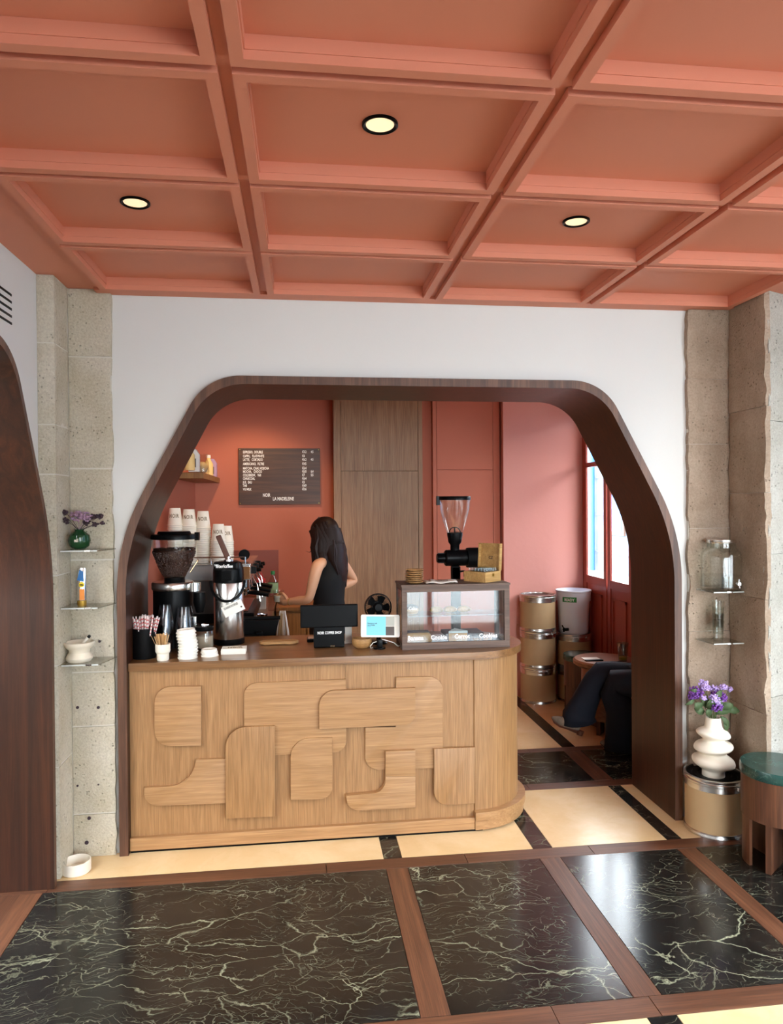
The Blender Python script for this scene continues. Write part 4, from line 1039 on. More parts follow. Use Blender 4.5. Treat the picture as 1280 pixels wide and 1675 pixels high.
# things beside the machine
b_ = thing('milk_carton', (atY(427, 950, 1.86).x, 1.86, BZ), 'red and white milk carton behind the espresso machine handles', 'carton')
B().box(-.034, .034, -.03, .03, 0, .19, .002).build('carton_body', M['paper'], b_); B().box(-.031, .031, -.031, .031, .16, .22, .002).build('red_band', M['red'], b_); B().prism([(-.03, .19), (.03, .19), (0, .27)], -.03, .03).build('gable', M['red'], b_)
b_ = thing('water_bottle', (atY(446, 950, 1.75).x, 1.75, BZ), 'clear plastic water bottle with green cap and label by the wall', 'bottle')
B().lathe([(0, 0), (.036, .002), (.038, .02), (.036, .06), (.038, .10), (.037, .19), (.034, .21), (.014, .25), (.013, .265), (0, .265)], n=24).build('bottle_body', M['clear_plastic'], b_, True)
B().lathe([(.0385, .13), (.039, .132), (.039, .20), (.0385, .202)], n=24).build('label_band', plain('green_label', (150, 176, 130), .5), b_, True); B().cyl((0, 0, .262), .015, .025, 16).build('cap', plain('green_cap', (40, 120, 60), .5), b_, True)
b_ = thing('milk_jug', (atY(429, 1000, .98).x, .98, BZ), 'small chrome milk jug on the side counter edge', 'jug')
B().lathe([(0, 0), (.036, 0), (.038, .01), (.030, .075), (.033, .09), (.031, .09), (.028, .075), (.035, .012), (0, .006)], n=26).build('jug_body', M['chrome'], b_, True); B().tube([(-.03, 0, .08), (-.055, 0, .07), (-.058, 0, .03), (-.036, 0, .018)], .004, 8).build('handle', M['chrome'], b_, True)
b_ = thing('white_mug', (atY(411, 1000, 1.02).x+.0, .80, BZ), 'white cup standing beside the steel airpot on the bench', 'cup')
B().lathe([(0, 0), (.028, 0), (.040, .05), (.042, .09), (.039, .09), (.036, .05), (.025, .008), (0, .006)], n=26).build('mug_body', M['ceramic_w'], b_, True); B().tube([(.038, 0, .08), (.06, 0, .07), (.058, 0, .04), (.036, 0, .03)], .004, 8).build('handle', M['ceramic_w'], b_, True)
b_ = thing('knock_box', (atY(425, 1030, .80).x, .78, BZ), 'black knock box with bar beside the espresso machine', 'box')
B().prism([(-.09, 0), (.09, 0), (.115, .09), (-.115, .09)], -.06, .06).build('bin', M['black'], b_); B().tube([(-.12, -.0, .095), (.12, 0, .095)], .012, 10).build('knock_bar', M['black_matte'], b_, True)
b_ = thing('tea_towel', (atY(462, 1000, .86).x, .86, 0.76), 'striped cream tea towel hanging from the bench edge', 'cloth')
b = B()
for k in range(9):
    x = -.04+.01*k; b.tube([(x*.3, 0, .26), (x*.7, rr.uniform(-.008, .008), .14), (x*1.0, rr.uniform(-.012, .012), 0)], [.006, .0085, .010], 7, mi=k % 2)
b.build('towel_folds', [M['grey_cloth'] if False else M['paper'], plain('towel_tan', (176, 142, 100), .9)], b_, True)
b_ = thing('tamper_mat', (atY(405, 1030, .72).x, .72, BZ), 'black rubber tamping mat on the side counter', 'mat')
B().box(-.09, .09, -.05, .05, 0, .012, .004).build('mat_base', M['black'], b_); B().box(.05, .086, -.05, .05, .012, .03, .004).build('mat_lip', M['black'], b_)

# ================================================================== MENU AND SHELF
YB = 2.62
a = atY(390.5, 826, YB-.02); b_ = atY(523, 733.5, YB-.02)
t = thing('menu_board', (a.x, YB-.012, a.z), 'dark wooden menu board with white drink names and prices on salmon wall', 'menu')
W, H = b_.x-a.x, b_.z-a.z
B().box(0, W, -.012, .010, 0, H, .002).build('board', wood('menu_walnut', (62, 36, 22), (96, 62, 40), 'x', .45), t)
for x in (.012, W-.012):
    for z in (.012, H-.012): B().cyl((x, -.015, z), .004, .004, 10, 'y').build('screw', M['gold'], t, True)
def mp(zx, zy): p = atY(370+zx/7.53, 720+zy/7.53, YB-.02); return p.x-a.x, p.z-a.z
rows = [('ESPRESSO,  DOUBLE', '€3.2', '4.5', 147), ('CAPPU,   FLATWHITE', '€6', '', 197), ('LATTE,   CORTADO', '€6.2', '4.5', 241), ('AMERICANO,  FILTRE', '€4.5', '', 293),
        ('MATCHA, CHAI, HOJICHA', '€6.4', '', 347), ('MOCHA,   CHOCO', '€6.0', '6.4', 388), ('COLDBREW,   V60', '€7', '5.5', 432), ('CHARCOAL', '€6.4', '', 474), ('JUS,  EAU', '€5', '', 520), ('THE', '€4.9', '', 562), ('VG MILK', '€0.6', '', 605)]
for s_, p1, p2, zy in rows:
    x, z = mp(205, zy+15); text('menu_line', s_, M['white_text'], t, (x, -.0135, z), .0305, (R(90), 0, 0), .60)
    x, z = mp(935, zy+12); text('menu_price', p1, M['white_text'], t, (x, -.0135, z), .0305, (R(90), 0, 0), .60)
    if p2: x, z = mp(1040, zy+12); text('menu_price', p2, M['white_text'], t, (x, -.0135, z), .0305, (R(90), 0, 0), .60)
x, z = mp(450, 697); text('shop_name', 'NOIR', M['white_text'], t, (x, -.0135, z), .040, (R(90), 0, 0), .62)
x, z = mp(572, 742); text('shop_name', 'LA MADELEINE', M['white_text'], t, (x, -.0135, z), .040, (R(90), 0, 0), .66)
# floating shelf on the left wall
zs0 = atY(355, 790, 2.60).z
t = thing('wall_shelf', (-.872, 1.6, zs0), 'short oak floating shelf high in the left corner of the bar', 'shelf')
B().box(0, .20, 0, 1.018, 0, .042, .002).build('shelf_board', M['oak_low'], t)
SZ = zs0+.042
items = [('syrup_bottle', atX(311, 775, -.72).y, 'c'), ('retail_bag', atX(319, 775, -.72).y, 'b'), ('glass_carafe', atX(329, 775, -.73).y, 'g'), ('syrup_bottle', atX(340, 775, -.73).y, 's'), ('retail_bag', atX(346.5, 775, -.73).y, 'p')]
for nm, y, k_ in items:
    x = -.725
    if k_ == 'g':
        t = thing(nm, (x, y, SZ), 'glass carafe filled with brown and white packets on the wall shelf', 'carafe')
        B().lathe([(0, 0), (.05, 0), (.055, .02), (.05, .09), (.035, .12), (.045, .15), (.043, .15), (.033, .12), (.048, .088), (.052, .02), (0, .004)], n=24).build('carafe_body', M['glassware'], t, True)
        B().ell((0, 0, .05), (.045, .045, .045), 14, 8).build('contents', M['kraft'], t, True)
    elif k_ in 'bp':
        t = thing(nm, (x, y, SZ), 'white folded retail bag on the shelf left of the carafe' if k_ == 'b' else 'pale violet retail bag at the far end of the wall shelf', 'bag')
        B().prism([(-.035, 0), (.035, 0), (.035, .12), (.012, .155), (-.012, .155), (-.035, .12)], -.03, .03).build('bag_body', M['paper'] if k_ == 'b' else plain('violet_bag', (190, 160, 190), .7), t)
        B().box(-.015, .015, -.034, -.03, .03, .09).build('bag_label', M['dark_text'], t)
    else:
        t = thing(nm, (x, y, SZ), 'cream syrup bottle with white cap, %s the carafe on the shelf' % ('before' if k_ == 'c' else 'behind'), 'bottle')
        B().lathe([(0, 0), (.036, 0), (.036, .10), (.018, .13), (.014, .15), (0, .15)], n=22).build('bottle_body', plain('cream_label', (228, 196, 130), .5), t, True); B().cyl((0, 0, .148), .017, .022, 16).build('cap', M['paper'], t, True)

# ================================================================== LEFT GLASS SHELVES
SL = {}
for z, w_ in ((1.460, 'top'), (1.203, 'middle'), (.948, 'bottom')):
    t = thing('glass_shelf', (-1.074, 0, z), '%s of three smoked glass shelves in the left stone corner' % w_, 'shelf')
    B().prism([(.004, -.004), (.004, -.168), (.165, -.168), (.205, -.004)], -.006, 0, 'z', .0006).build('shelf_plate', M['shelf_glass'], t)
    B().box(.006, .164, -.1695, -.168, -.006, 0).build('polished_edge', M['glass_edge'], t)
    B().box(.11, .135, -.172, -.168, -.006, .001).build('corner_clip', M['chrome'], t)
z = 1.460; p = atZ(130, 899, z); y = -.085; p = atY(130, 899, y)
t = thing('green_vase', (p.x, y, z), 'small round green glazed vase of dried flowers on top left shelf', 'vase')
pf = [(0, 0), (.024, .001), (.042, .016), (.049, .040), (.044, .066), (.024, .082), (.019, .086), (.022, .092), (.018, .092), (.016, .086), (.02, .08), (.04, .062), (0, .01)]
B().lathe(pf, n=36).build('vase_body', M['green_glaze'], t, True)
text('mark', 'nil', M['ceramic_w'], t, (0, -.0495, .036), .022, (R(90), 0, 0), .9, 'CENTER', .0003, 1, cyl=(.0497, 0))
rf_ = random.Random(5)
def flower(b, c, r, n, s, mi=0, flat=.6):
    for i in range(n):
        v = Vector((rf_.gauss(0, 1), rf_.gauss(0, 1), rf_.gauss(0, 1))).normalized()*r*rf_.uniform(.4, 1)
        b.ell((c[0]+v.x, c[1]+v.y, c[2]+v.z*.8), (s, s, s*flat), 5, 4, mi, Matrix.Rotation(rf_.uniform(0, 3), 3, 'X'))
def stemf(parent, name, pts, mat, r=.0012): B().tube(pts, r, 5).build(name, mat, parent, True)
for dx, dz, r, m, n in ((-.005, .155, .034, 'mauve', 60), (.028, .150, .028, 'mauve', 45), (-.095, .175, .014, 'leaf_dark', 22), (-.06, .170, .016, 'leaf_dark', 26), (.055, .150, .018, 'leaf_dark', 24), (.090, .150, .016, 'leaf_dark', 24), (.105, .120, .012, 'leaf_dark', 14), (-.055, .130, .018, 'leaf_dark', 20), (.07, .115, .016, 'leaf_dark', 18), (.03, .125, .02, 'leaf_dark', 20)):
    b = B(); flower(b, (dx, rf_.uniform(-.02, .01), dz), r, n, .0065 if m == 'mauve' else .006); b.tube([(0, 0, .085), (dx*.5, 0, .085+(dz-.085)*.6), (dx, 0, dz)], .0012, 5)
    b.build('dried_flower', M[m], t)
z = 1.203; y = -.09; p = atY(134, 993, y)
t = thing('honey_tube', (p.x, y, z), 'silver squeeze tube with yellow and orange print standing on gold cap', 'tube')
B().lathe([(0, 0), (.019, 0), (.020, .003), (.020, .024), (0, .024)], n=28).build('cap', M['gold'], t, True)
b = B(); N = 26
rows_ = [(.0205, .0205, .026), (.0215, .0205, .06), (.0205, .016, .10), (.0195, .008, .145), (.018, .0025, .172)]
rv = [[b.b.verts.new((rx*math.cos(2*PI*i/N), ry*math.sin(2*PI*i/N), z_)) for i in range(N)] for rx, ry, z_ in rows_]
for A_, C_ in zip(rv, rv[1:]):
    for i in range(N): b.b.faces.new((A_[i], A_[(i+1) % N], C_[(i+1) % N], C_[i]))
b.b.faces.new(rv[0][::-1]); b.b.faces.new(rv[-1]); b.build('tube_body', M['steel'], t, True)
B().prism(fillet([(-.004, -.001), (.018, -.001), (.018, .05), (-.004, .05)]), -.0225, -.0215, 'y').mat(Matrix.Translation((0, 0, .028))).build('printed_orange', M['orange'], t)
B().lathe([(0, .0), (.0125, 0), (.0125, .001), (0, .001)], (.006, -.0235, .098), 24, 0, 'y').build('printed_yellow', M['yellow'], t)
B().prism([(-.014, .118), (.014, .112), (.012, .158), (-.004, .164)], -.0215, -.0140, 'y').build('printed_blue', M['blue'], t)
text('lettering', 'MIEL', M['dark_text'], t, (.006, -.0242, .094), .010, (R(90), 0, 0), .8, 'CENTER')
z = .948; y = -.088; p = atY(130, 1087, y)
t = thing('mortar', (p.x, y, z), 'white glazed mortar with waisted bowl on bottom left shelf', 'mortar')
B().lathe([(0, 0), (.048, 0), (.056, .008), (.059, .018), (.052, .032), (.044, .042), (.046, .054), (.060, .068), (.066, .080), (.067, .088), (.062, .090), (.056, .080), (.04, .05), (.02, .03), (0, .026)], n=40).build('bowl', M['ceramic'], t, True)
t2 = thing('pestle', (p.x, y, z), 'white pestle with black tip leaning in the mortar', 'pestle')
B().tube([(-.005, 0, .035), (.012, 0, .075), (.030, 0, .098), (.040, 0, .108)], [.010, .006, .006, .0075], 10).build('handle', M['ceramic_w'], t2, True)
B().tube([(.0395, 0, .1075), (.048, 0, .117)], [.0078, .006], 10).build('tip', M['black'], t2, True)
# bowl on the floor
p = atZ(117, 1436, 0)
t = thing('pet_bowl', (p.x+.005, p.y+.055, 0), 'round white ceramic water bowl on the floor by the left stone corner', 'bowl')
B().lathe([(0, 0), (.056, 0), (.062, .006), (.062, .052), (.058, .054), (.055, .050), (.053, .014), (0, .012)], n=40).build('bowl_body', M['ceramic_w'], t, True)
B().lathe([(0, .0135), (.053, .0135)], n=30).build('water', plain('water', (220, 205, 180), .03, spec=.8), t, True)

# ================================================================== RIGHT GLASS SHELVES
for z, w_ in ((1.205, 'upper'), (.945, 'lower')):
    t = thing('glass_shelf', (2.04, 0, z), '%s of two clear glass shelves on the right stone wall' % w_, 'shelf')
    B().prism([(0, -.004), (.01, -.15), (.172, -.15), (.172, -.004)], -.006, 0, 'z', .0006).build('shelf_plate', M['shelf_glass'], t)
    B().box(.010, .172, -.1515, -.150, -.006, 0).build('polished_edge', M['glass_edge'], t)
    B().box(.08, .11, -.154, -.15, -.006, .001).build('clip', M['chrome'], t)
y = -.078; p = atY(1179, 965, y); z = 1.205
t = thing('drink_dispenser', (p.x, y, z), 'ribbed glass drinks dispenser with steel lid and small tap, upper right shelf', 'dispenser')
hw = (atY(1209, 930, y).x-atY(1150, 930, y).x)/2; H_ = atY(1179, 882, y).z-z
prof = [(0, 0), (hw*.9, 0), (hw*.98, .008), (hw, .02), (hw, H_*.66), (hw*.93, H_*.76), (hw*.70, H_*.84), (hw*.68, H_*.93), (hw*.66, H_*.93), (hw*.68, H_*.83), (hw*.90, H_*.75), (hw*.965, H_*.66), (hw*.965, .02), (0, .008)]
b = B().lathe(prof, n=72)
for v in b.b.verts:
    r = math.hypot(v.co.x, v.co.y); a = math.atan2(v.co.y, v.co.x)
    if r > hw*.97 and -2.7 < a < -1.4: k = 1+.018*math.cos(a*60); v.co.x *= k; v.co.y *= k
b.build('glass_jar', M['glassware'], t, True)
B().lathe([(0, H_*.93), (hw*.70, H_*.93), (hw*.71, H_*.935), (hw*.71, H_*.99), (hw*.68, H_), (0, H_)], n=40).build('lid', M['steel'], t, True)
B().lathe([(0, .009), (hw*.955, .02), (hw*.955, H_*.30), (0, H_*.30)], n=40).build('water', M['glassware'], t, True)
B().cyl((.025, -hw*1.0, .042), .009, -.02, 14, 'y').tube([(.025, -hw-.016, .042), (.025, -hw-.02, .020)], .005, 8).tube([(.025, -hw-.014, .042), (.025, -hw-.016, .066)], .0035, 8).build('tap', M['chrome'], t, True)
z = .945; p = atY(1174, 1049, y)
s0 = B().lathe([(0, 0), (.021, 0), (.023, .003), (.030, .105), (.0285, .105), (.0215, .006), (0, .005)], n=30).build('glass_body', M['glassware'], None, True); gm = s0.data; bpy.data.objects.remove(s0)
for i in range(4):
    g_ = thing('tumbler_glass', (p.x, y, z+i*.034), ['lowest', 'second', 'third', 'topmost'][i]+' of the nested clear tumblers on the lower right shelf', 'glass', None); obj('glass_body', gm, g_)

# ================================================================== DRUMS
def drum(x, y, z, r, h, label, rz=0, lid='steel_dark'):
    t = thing('fibre_drum', (x, y, z), label, 'drum', None, rz)
    B().lathe([(0, .004), (r, .004), (r, h-.02), (0, h-.02)], n=56).build('kraft_body', M['kraft'], t, True)
    B().lathe([(r-.002, 0), (r+.004, .001), (r+.005, .008), (r+.002, .014), (r+.002, .024), (r-.001, .026)], n=56).build('bottom_rim', M['steel'], t, True)
    B().lathe([(r-.001, h-.062), (r+.003, h-.060), (r+.003, h-.034), (r+.007, h-.030), (r+.007, h-.020), (r+.003, h-.017), (r+.006, h-.012), (r+.006, h-.003), (r-.002, h), (r-.006, h-.003), (r-.008, h-.016), (0, h-.016)], n=56).build('top_rim', M['steel'], t, True)
    B().lathe([(0, h-.012), (r*.55, h-.012), (r*.58, h-.008), (r*.74, h-.008), (r*.77, h-.013), (r-.010, h-.013), (r-.009, h-.017)], n=48).build('lid', M[lid], t, True)
    b = B(); b.box(-.05, .03, -r-.016, -r-.006, h-.040, h-.026, .002).box(.03, .055, -r-.014, -r-.004, h-.046, h-.016, .002)
    b.build('clamp', M['chrome'], t)
    return t
drum(2.065, -.125, 0, .140, .290, 'brown fibre drum with black lid and steel rims holding the white vase', R(28), 'black')
dh = .300
for i, w_ in enumerate(('bottom', 'middle', 'top')): drum(1.970, 2.345, i*dh, .146, dh, '%s brown fibre drum of the stack of three against pink wall' % w_, R(20 if i == 1 else 180 if i else 0))
for i, w_ in enumerate(('bottom', 'upper')): drum(2.282, 2.33, i*.285, .139, .285, '%s brown fibre drum in the stack carrying the white bucket' % w_, R(10+150*(1-i)))
# bucket
zb_ = .570
t = thing('brew_bucket', (2.278, 2.33, zb_), 'white plastic brewing bucket with green label and black tap on two drums', 'bucket')
B().lathe([(0, 0), (.118, 0), (.121, .006), (.133, .27), (.141, .27), (.143, .345), (.148, .348), (.148, .36), (.139, .36), (.130, .26), (.116, .01), (0, .008)], n=56).build('bucket_body', M['bucket'], t, True)
lb = B(); 
for k in range(8):
    a0, a1 = R(-149+k*6), R(-149+(k+1)*6); vs = [lb.b.verts.new((.1435*math.cos(a), .1435*math.sin(a), z_)) for a, z_ in ((a0, .268), (a1, .268), (a1, .31), (a0, .31))]; lb.b.faces.new(vs)
o = lb.build('green_label', plain('green_print', (40, 130, 60), .5), t); o.modifiers.new('s', 'SOLIDIFY').thickness = .001
text('lettering', 'READY', M['white_text'], t, (.1448*math.cos(R(-125)), .1448*math.sin(R(-125)), .277), .032, (R(90), 0, R(-35)), .85, 'CENTER', .0003, 1, cyl=(.1448, 0))
B().cyl((-.07, -.10, .04), .012, -.03, 14, 'y').tube([(-.07, -.135, .04), (-.07, -.14, .02)], .008, 8).tube([(-.07, -.13, .045), (-.085, -.13, .075)], .005, 8).tube([(-.06, -.14, .04), (-.03, -.145, .045)], .012, 10).mat(Matrix.Rotation(R(-25), 4, 'Z')).build('tap', M['black'], t, True)

# ================================================================== WHITE VASE WITH FLOWERS
c = atY(1167, 1262, -.125); VZ = .278; vy = -.135; vx = atY(1166, 1200, vy).x
t = thing('ribbed_vase', (vx, vy, VZ), 'matt white vase of three stacked tilted rings on the fibre drum', 'vase')
b = B(); N = 44
# profile with rings; each ring tilts in turn
H_ = atY(1163, 1173, vy).z-VZ
KP = [(0, .054), (.10, .055), (.135, .070), (.19, .096), (.24, .102), (.30, .095), (.35, .070), (.385, .060), (.415, .068), (.46, .089), (.50, .093), (.545, .084), (.585, .058), (.615, .051), (.645, .058), (.685, .077), (.725, .081), (.77, .070), (.815, .047), (.88, .040), (.97, .036), (1, .037)]
def kr(s_):
    for k in range(len(KP)-1):
        if KP[k][0] <= s_ <= KP[k+1][0]:
            u_ = (s_-KP[k][0])/(KP[k+1][0]-KP[k][0]); p0 = KP[max(0, k-1)][1]; p1 = KP[k][1]; p2 = KP[k+1][1]; p3 = KP[min(len(KP)-1, k+2)][1]
            return .5*(2*p1+(p2-p0)*u_+(2*p0-5*p1+4*p2-p3)*u_*u_+(3*p1-p0-3*p2+p3)*u_**3)
    return KP[-1][1]
rows_ = []
for k in range(101):
    s_ = k/100; r = kr(s_); tilt = 0
    for zc, a_, wd in ((.24, .010, .1), (.49, -.008, .09), (.71, .010, .08)): tilt += a_*math.exp(-((s_-zc)/wd)**2)
    rows_.append([b.b.verts.new((r*math.cos(2*PI*i/N), r*math.sin(2*PI*i/N), s_*H_-tilt*math.cos(2*PI*i/N)*(r/.09))) for i in range(N)])
for A_, C_ in zip(rows_, rows_[1:]):
    for i in range(N): b.b.faces.new((A_[i], A_[(i+1) % N], C_[(i+1) % N], C_[i]))
b.b.faces.new(rows_[0][::-1])
ins = [[b.b.verts.new((v.co.x*.82, v.co.y*.82, v.co.z-(0 if j == 0 else .05))) for v in rows_[-1]] for j in range(2)]
for A_, C_ in ((rows_[-1], ins[0]), (ins[0], ins[1])):
    for i in range(N): b.b.faces.new((A_[i], A_[(i+1) % N], C_[(i+1) % N], C_[i]))
b.b.faces.new(ins[1]); vm_ = b.build('vase_body', M['ceramic_w'], t, True)
t = thing('flower_bunch', (vx, vy, VZ+H_-.03), 'bunch of purple and lilac statice with green leaves in white vase', 'flowers')
def fp(u, v, dy=0): p = atY(u, v, vy+dy); return (p.x-vx, dy, p.z-(VZ+H_-.03))
for (u, v, r, m, n, dy) in ((1137, 1133, .032, 'purple', 90, 0), (1131, 1140, .018, 'purple', 26, .01), (1149, 1118, .022, 'lilac', 46, .01), (1153, 1124, .020, 'lilac', 40, -.02), (1168, 1127, .020, 'lilac', 36, .02), (1182, 1124, .016, 'lilac', 30, 0), (1192, 1127, .014, 'lilac', 22, .01),
                             (1172, 1136, .026, 'purple', 60, 0), (1180, 1141, .024, 'purple', 46, -.02), (1167, 1143, .022, 'lilac', 46, -.04), (1174, 1150, .022, 'lilac', 30, -.04), (1172, 1156, .024, 'purple', 56, -.045), (1150, 1142, .012, 'lilac', 14, -.03)):
    p = fp(u, v, dy); b = B(); flower(b, p, r*1.25, int(n*1.6), .0058); b.tube([(0, 0, 0), (p[0]*.5, p[1]*.5, p[2]*.55), p], .0015, 5, mi=1); b.build('flower_head', [M[m], M['stem']], t)
def leaf(c, d, L, w_, m='leaf'):
    b = B(); d = Vector(d).normalized(); sd_ = d.cross(Vector((0, -1, .2))).normalized(); nn = 7; A_ = []
    for k in range(nn+1):
        u_ = k/nn; ww_ = w_*math.sin(PI*min(1, u_*.93+.05))**.8; p = Vector(c)+d*L*u_+Vector((0, -.012*math.sin(PI*u_), -.25*L*u_*u_))
        A_.append((b.b.verts.new(p-sd_*ww_), b.b.verts.new(p+Vector((0, .003, 0))), b.b.verts.new(p+sd_*ww_)))
    for x_, y_ in zip(A_, A_[1:]): b.b.faces.new((x_[0], x_[1], y_[1], y_[0])); b.b.faces.new((x_[1], x_[2], y_[2], y_[1]))
    o = b.build('leaf', M[m], t, True); mo = o.modifiers.new('s', 'SOLIDIFY'); mo.thickness = .0008
for (u, v), d, L, w_ in (((1145, 1162), (-.5, -.2, .8), .075, .024), ((1168, 1160), (.2, -.3, .9), .08, .022), ((1158, 1160), (-.1, -.4, .9), .09, .024), ((1176, 1160), (.6, -.2, .5), .08, .022), ((1155, 1158), (-.3, 0, 1), .08, .022), ((1150, 1168), (-.7, 0, .7), .07, .020), ((1160, 1165), (.1, -.2, 1), .09, .020), ((1172, 1168), (.8, 0, .6), .10, .022), ((1182, 1160), (1, 0, .1), .09, .020), ((1178, 1172), (.7, 0, -.6), .06, .014), ((1183, 1178), (.3, 0, -1), .05, .014), ((1135, 1145), (-1, 0, -.2), .05, .010), ((1165, 1150), (.5, 0, 1), .10, .016), ((1140, 1130), (-1, 0, .4), .04, .010), ((1160, 1172), (-.4, -.3, .8), .07, .020)):
    leaf(fp(u, v, -.02), d, L, w_)
for k in range(7): stemf(t, 'stem', [(.004*k-.012, 0, 0), (.006*k-.018, 0, .05), (.012*k-.036, -.01, .10)], M['stem'])

# ================================================================== STOOLS AND TABLE
def stool(x, y, r, h, label, rz=0):
    t = thing('round_stool', (x, y, 0), label, 'stool', None, rz)
    B().lathe([(0, h-.045), (r*1.02, h-.045), (r*1.03, h-.040), (r*1.03, h-.006), (r*1.01, h), (0, h)], n=64).build('marble_top', M['green_marble'], t, 40)
    zr_ = h*.48
    B().lathe([(r*.86, zr_), (r, zr_), (r, h-.045), (r*.86, h-.045)], n=64, close=True).build('wood_drum', M['stool_wood'], t, 40)
    B().cyl((0, 0, zr_), r*.9, .02, 40).build('under_board', M['stool_wood'], t)
    for k in range(3):
        a = R(90)+2*PI*k/3
        o = B().box(0, r*.97, -.012, .012, 0, zr_, .001).build('leg_panel', M['stool_wood'], t); o.rotation_euler = (0, 0, a)
        o2 = B().prism([(r*.97*math.cos(u_), r*.97*math.sin(u_)) for u_ in [R(-26+52*j/8) for j in range(9)]]+[(r*.88*math.cos(u_), r*.88*math.sin(u_)) for u_ in [R(26-52*j/8) for j in range(9)]], 0.0, zr_, 'z').build('curved_leg', M['stool_wood'], t, 40); o2.rotation_euler = (0, 0, a+R(60))
    return t
stool(2.168, -.485, .162, .452, 'round walnut stool with green marble top at the right edge', R(8))
stool(2.19, 1.93, .14, .47, 'walnut stool with green marble top behind the round side table', R(60))
stool(2.275, .90, .145, .43, 'walnut stool under the seated customer in jeans', R(60))
p = atZ(985, 1067, .53)
tx, ty, tz = 2.19, 1.50, .520
t = thing('side_table', (tx, ty, 0), 'round wooden side table with thick rounded edge behind the seated customer', 'table')
B().lathe([(0, tz-.05), (.20, tz-.05), (.222, tz-.035), (.225, tz-.012), (.212, tz), (0, tz)], n=56).build('table_top', M['table_wood'], t, 40)
B().lathe([(.15, .10), (.165, .10), (.165, tz-.05), (.15, tz-.05)], n=48, close=True).build('table_drum', M['table_wood'], t, 40)
for k in range(3):
    o = B().box(.06, .160, -.014, .014, 0, .10, .001).build('leg', M['stool_wood'], t); o.rotation_euler = (0, 0, R(-130+120*k))
y = 1.42; p = atY(1018, 1076, y)
t = thing('tall_glass', (p.x, y, tz), 'clear tumbler with a little yellow drink left on the side table', 'glass')
B().lathe([(0, 0), (.027, 0), (.029, .004), (.041, .128), (.0395, .128), (.0275, .008), (0, .006)], n=36).build('glass_body', M['glassware_b'], t, True)
B().lathe([(0, .0065), (.0275, .008), (.0295, .028), (0, .028)], n=28).build('drink', M['juice'], t, True)
t = thing('napkin', (2.075, 1.50, tz+.001), 'folded white paper napkin on the side table', 'napkin'); B().box(-.05, .07, -.035, .035, 0, .006, .001).build('folded_sheet', M['paper'], t)
t = thing('phone', (2.07, 1.455, tz), 'dark phone lying beside the napkin on the side table', 'phone'); B().box(-.05, .08, -.03, .0, 0, .009, .002).build('body', M['black'], t)
for i, v in enumerate(((2.27, 1.39),)):
    t = thing('teaspoon', (v[0], v[1], tz), 'dark small spoon lying by the glass on the side table', 'spoon'); B().tube([(-.05, -.01, .003), (.03, .01, .003)], .002, 6).ell((-.058, -.012, .004), (.014, .008, .003), 10, 6).build('spoon_body', M['steel_dark'], t, True)

# ================================================================== PEOPLE
def skin_mesh(name, pts, edges, root=0, sub=2):
    me = bpy.data.meshes.new(name); me.from_pydata([p[:3] for p in pts], [], edges); me.update()
    o = bpy.data.objects.new(name, me); COL.objects.link(o)
    o.modifiers.new('skin', 'SKIN'); sd_ = me.skin_vertices[0].data
    for i, p in enumerate(pts):
        r = p[3]; sd_[i].radius = r if isinstance(r, tuple) else (r, r); sd_[i].use_root = (i == root)
    o.modifiers['skin'].use_smooth_shade = True; o.modifiers['skin'].branch_smoothing = .6
    ss = o.modifiers.new('sub', 'SUBSURF'); ss.levels = sub; ss.render_levels = sub
    dg = bpy.context.evaluated_depsgraph_get(); ev = o.evaluated_get(dg)
    m2 = bpy.data.meshes.new_from_object(ev); bpy.data.objects.remove(o)
    return m2
def ring_body(secs, n=28, cap=True):
    """secs: list of (centre, rx, ry, yaw) -> lofted closed body"""
    b = B(); rows = []
    for c, rx, ry, yw in secs:
        ca, sa_ = math.cos(yw), math.sin(yw)
        row = []
        for i in range(n):
            a = 2*PI*i/n; k = 1.0; x = rx*math.copysign(abs(math.cos(a))**.85, math.cos(a)); y_ = ry*math.copysign(abs(math.sin(a))**.85, math.sin(a))
            row.append(b.b.verts.new((c[0]+x*ca-y_*sa_, c[1]+x*sa_+y_*ca, c[2])))
        rows.append(row)
    for A_, C_ in zip(rows, rows[1:]):
        for i in range(n): b.b.faces.new((A_[i], A_[(i+1) % n], C_[(i+1) % n], C_[i]))
    if cap: b.b.faces.new(rows[0][::-1]); b.b.faces.new(rows[-1])
    return b
# ---- barista ----
bx_, by_ = .185, 1.45
wo = thing('person', (bx_, by_, 0), 'person behind the counter in black sleeveless top with long dark hair, reaching left', 'person')
O = Vector((bx_, by_, 0))
F = Vector((-.86, .50, 0)).normalized(); Lf = Vector((-.50, -.86, 0)).normalized()   # facing, her left
def P(f_, l_, z): return F*f_ + Lf*l_ + Vector((0, 0, z))
Lh = atY(457, 982, 1.42)-O
Le = atY(505, 981, 1.30)-O; Lw = atY(472, 984, 1.38)-O
Re = atY(580, 950, 1.66)-O; Rw = atY(556, 968, 1.45)-O + F*.10
shz = 1.265
Ls = P(.005, .150, shz); Rs = P(-.005, -.150, shz+.005)
pts = []; eds = []
def add(p, r, par=None):
    pts.append((p[0], p[1], p[2], r)); i = len(pts)-1
    if par is not None: eds.append((par, i))
    return i
pel = add(P(0, 0, .86), (.105, .090))
wst = add(P(0, 0, 1.00), (.090, .072), pel); ch = add(P(.0, 0, 1.14), (.105, .080), wst); ub = add(P(-.005, 0, 1.245), (.085, .060), ch)
nk = add(P(.005, 0, 1.315), .044, ub); nk2 = add(P(.018, 0, 1.365), .042, nk)
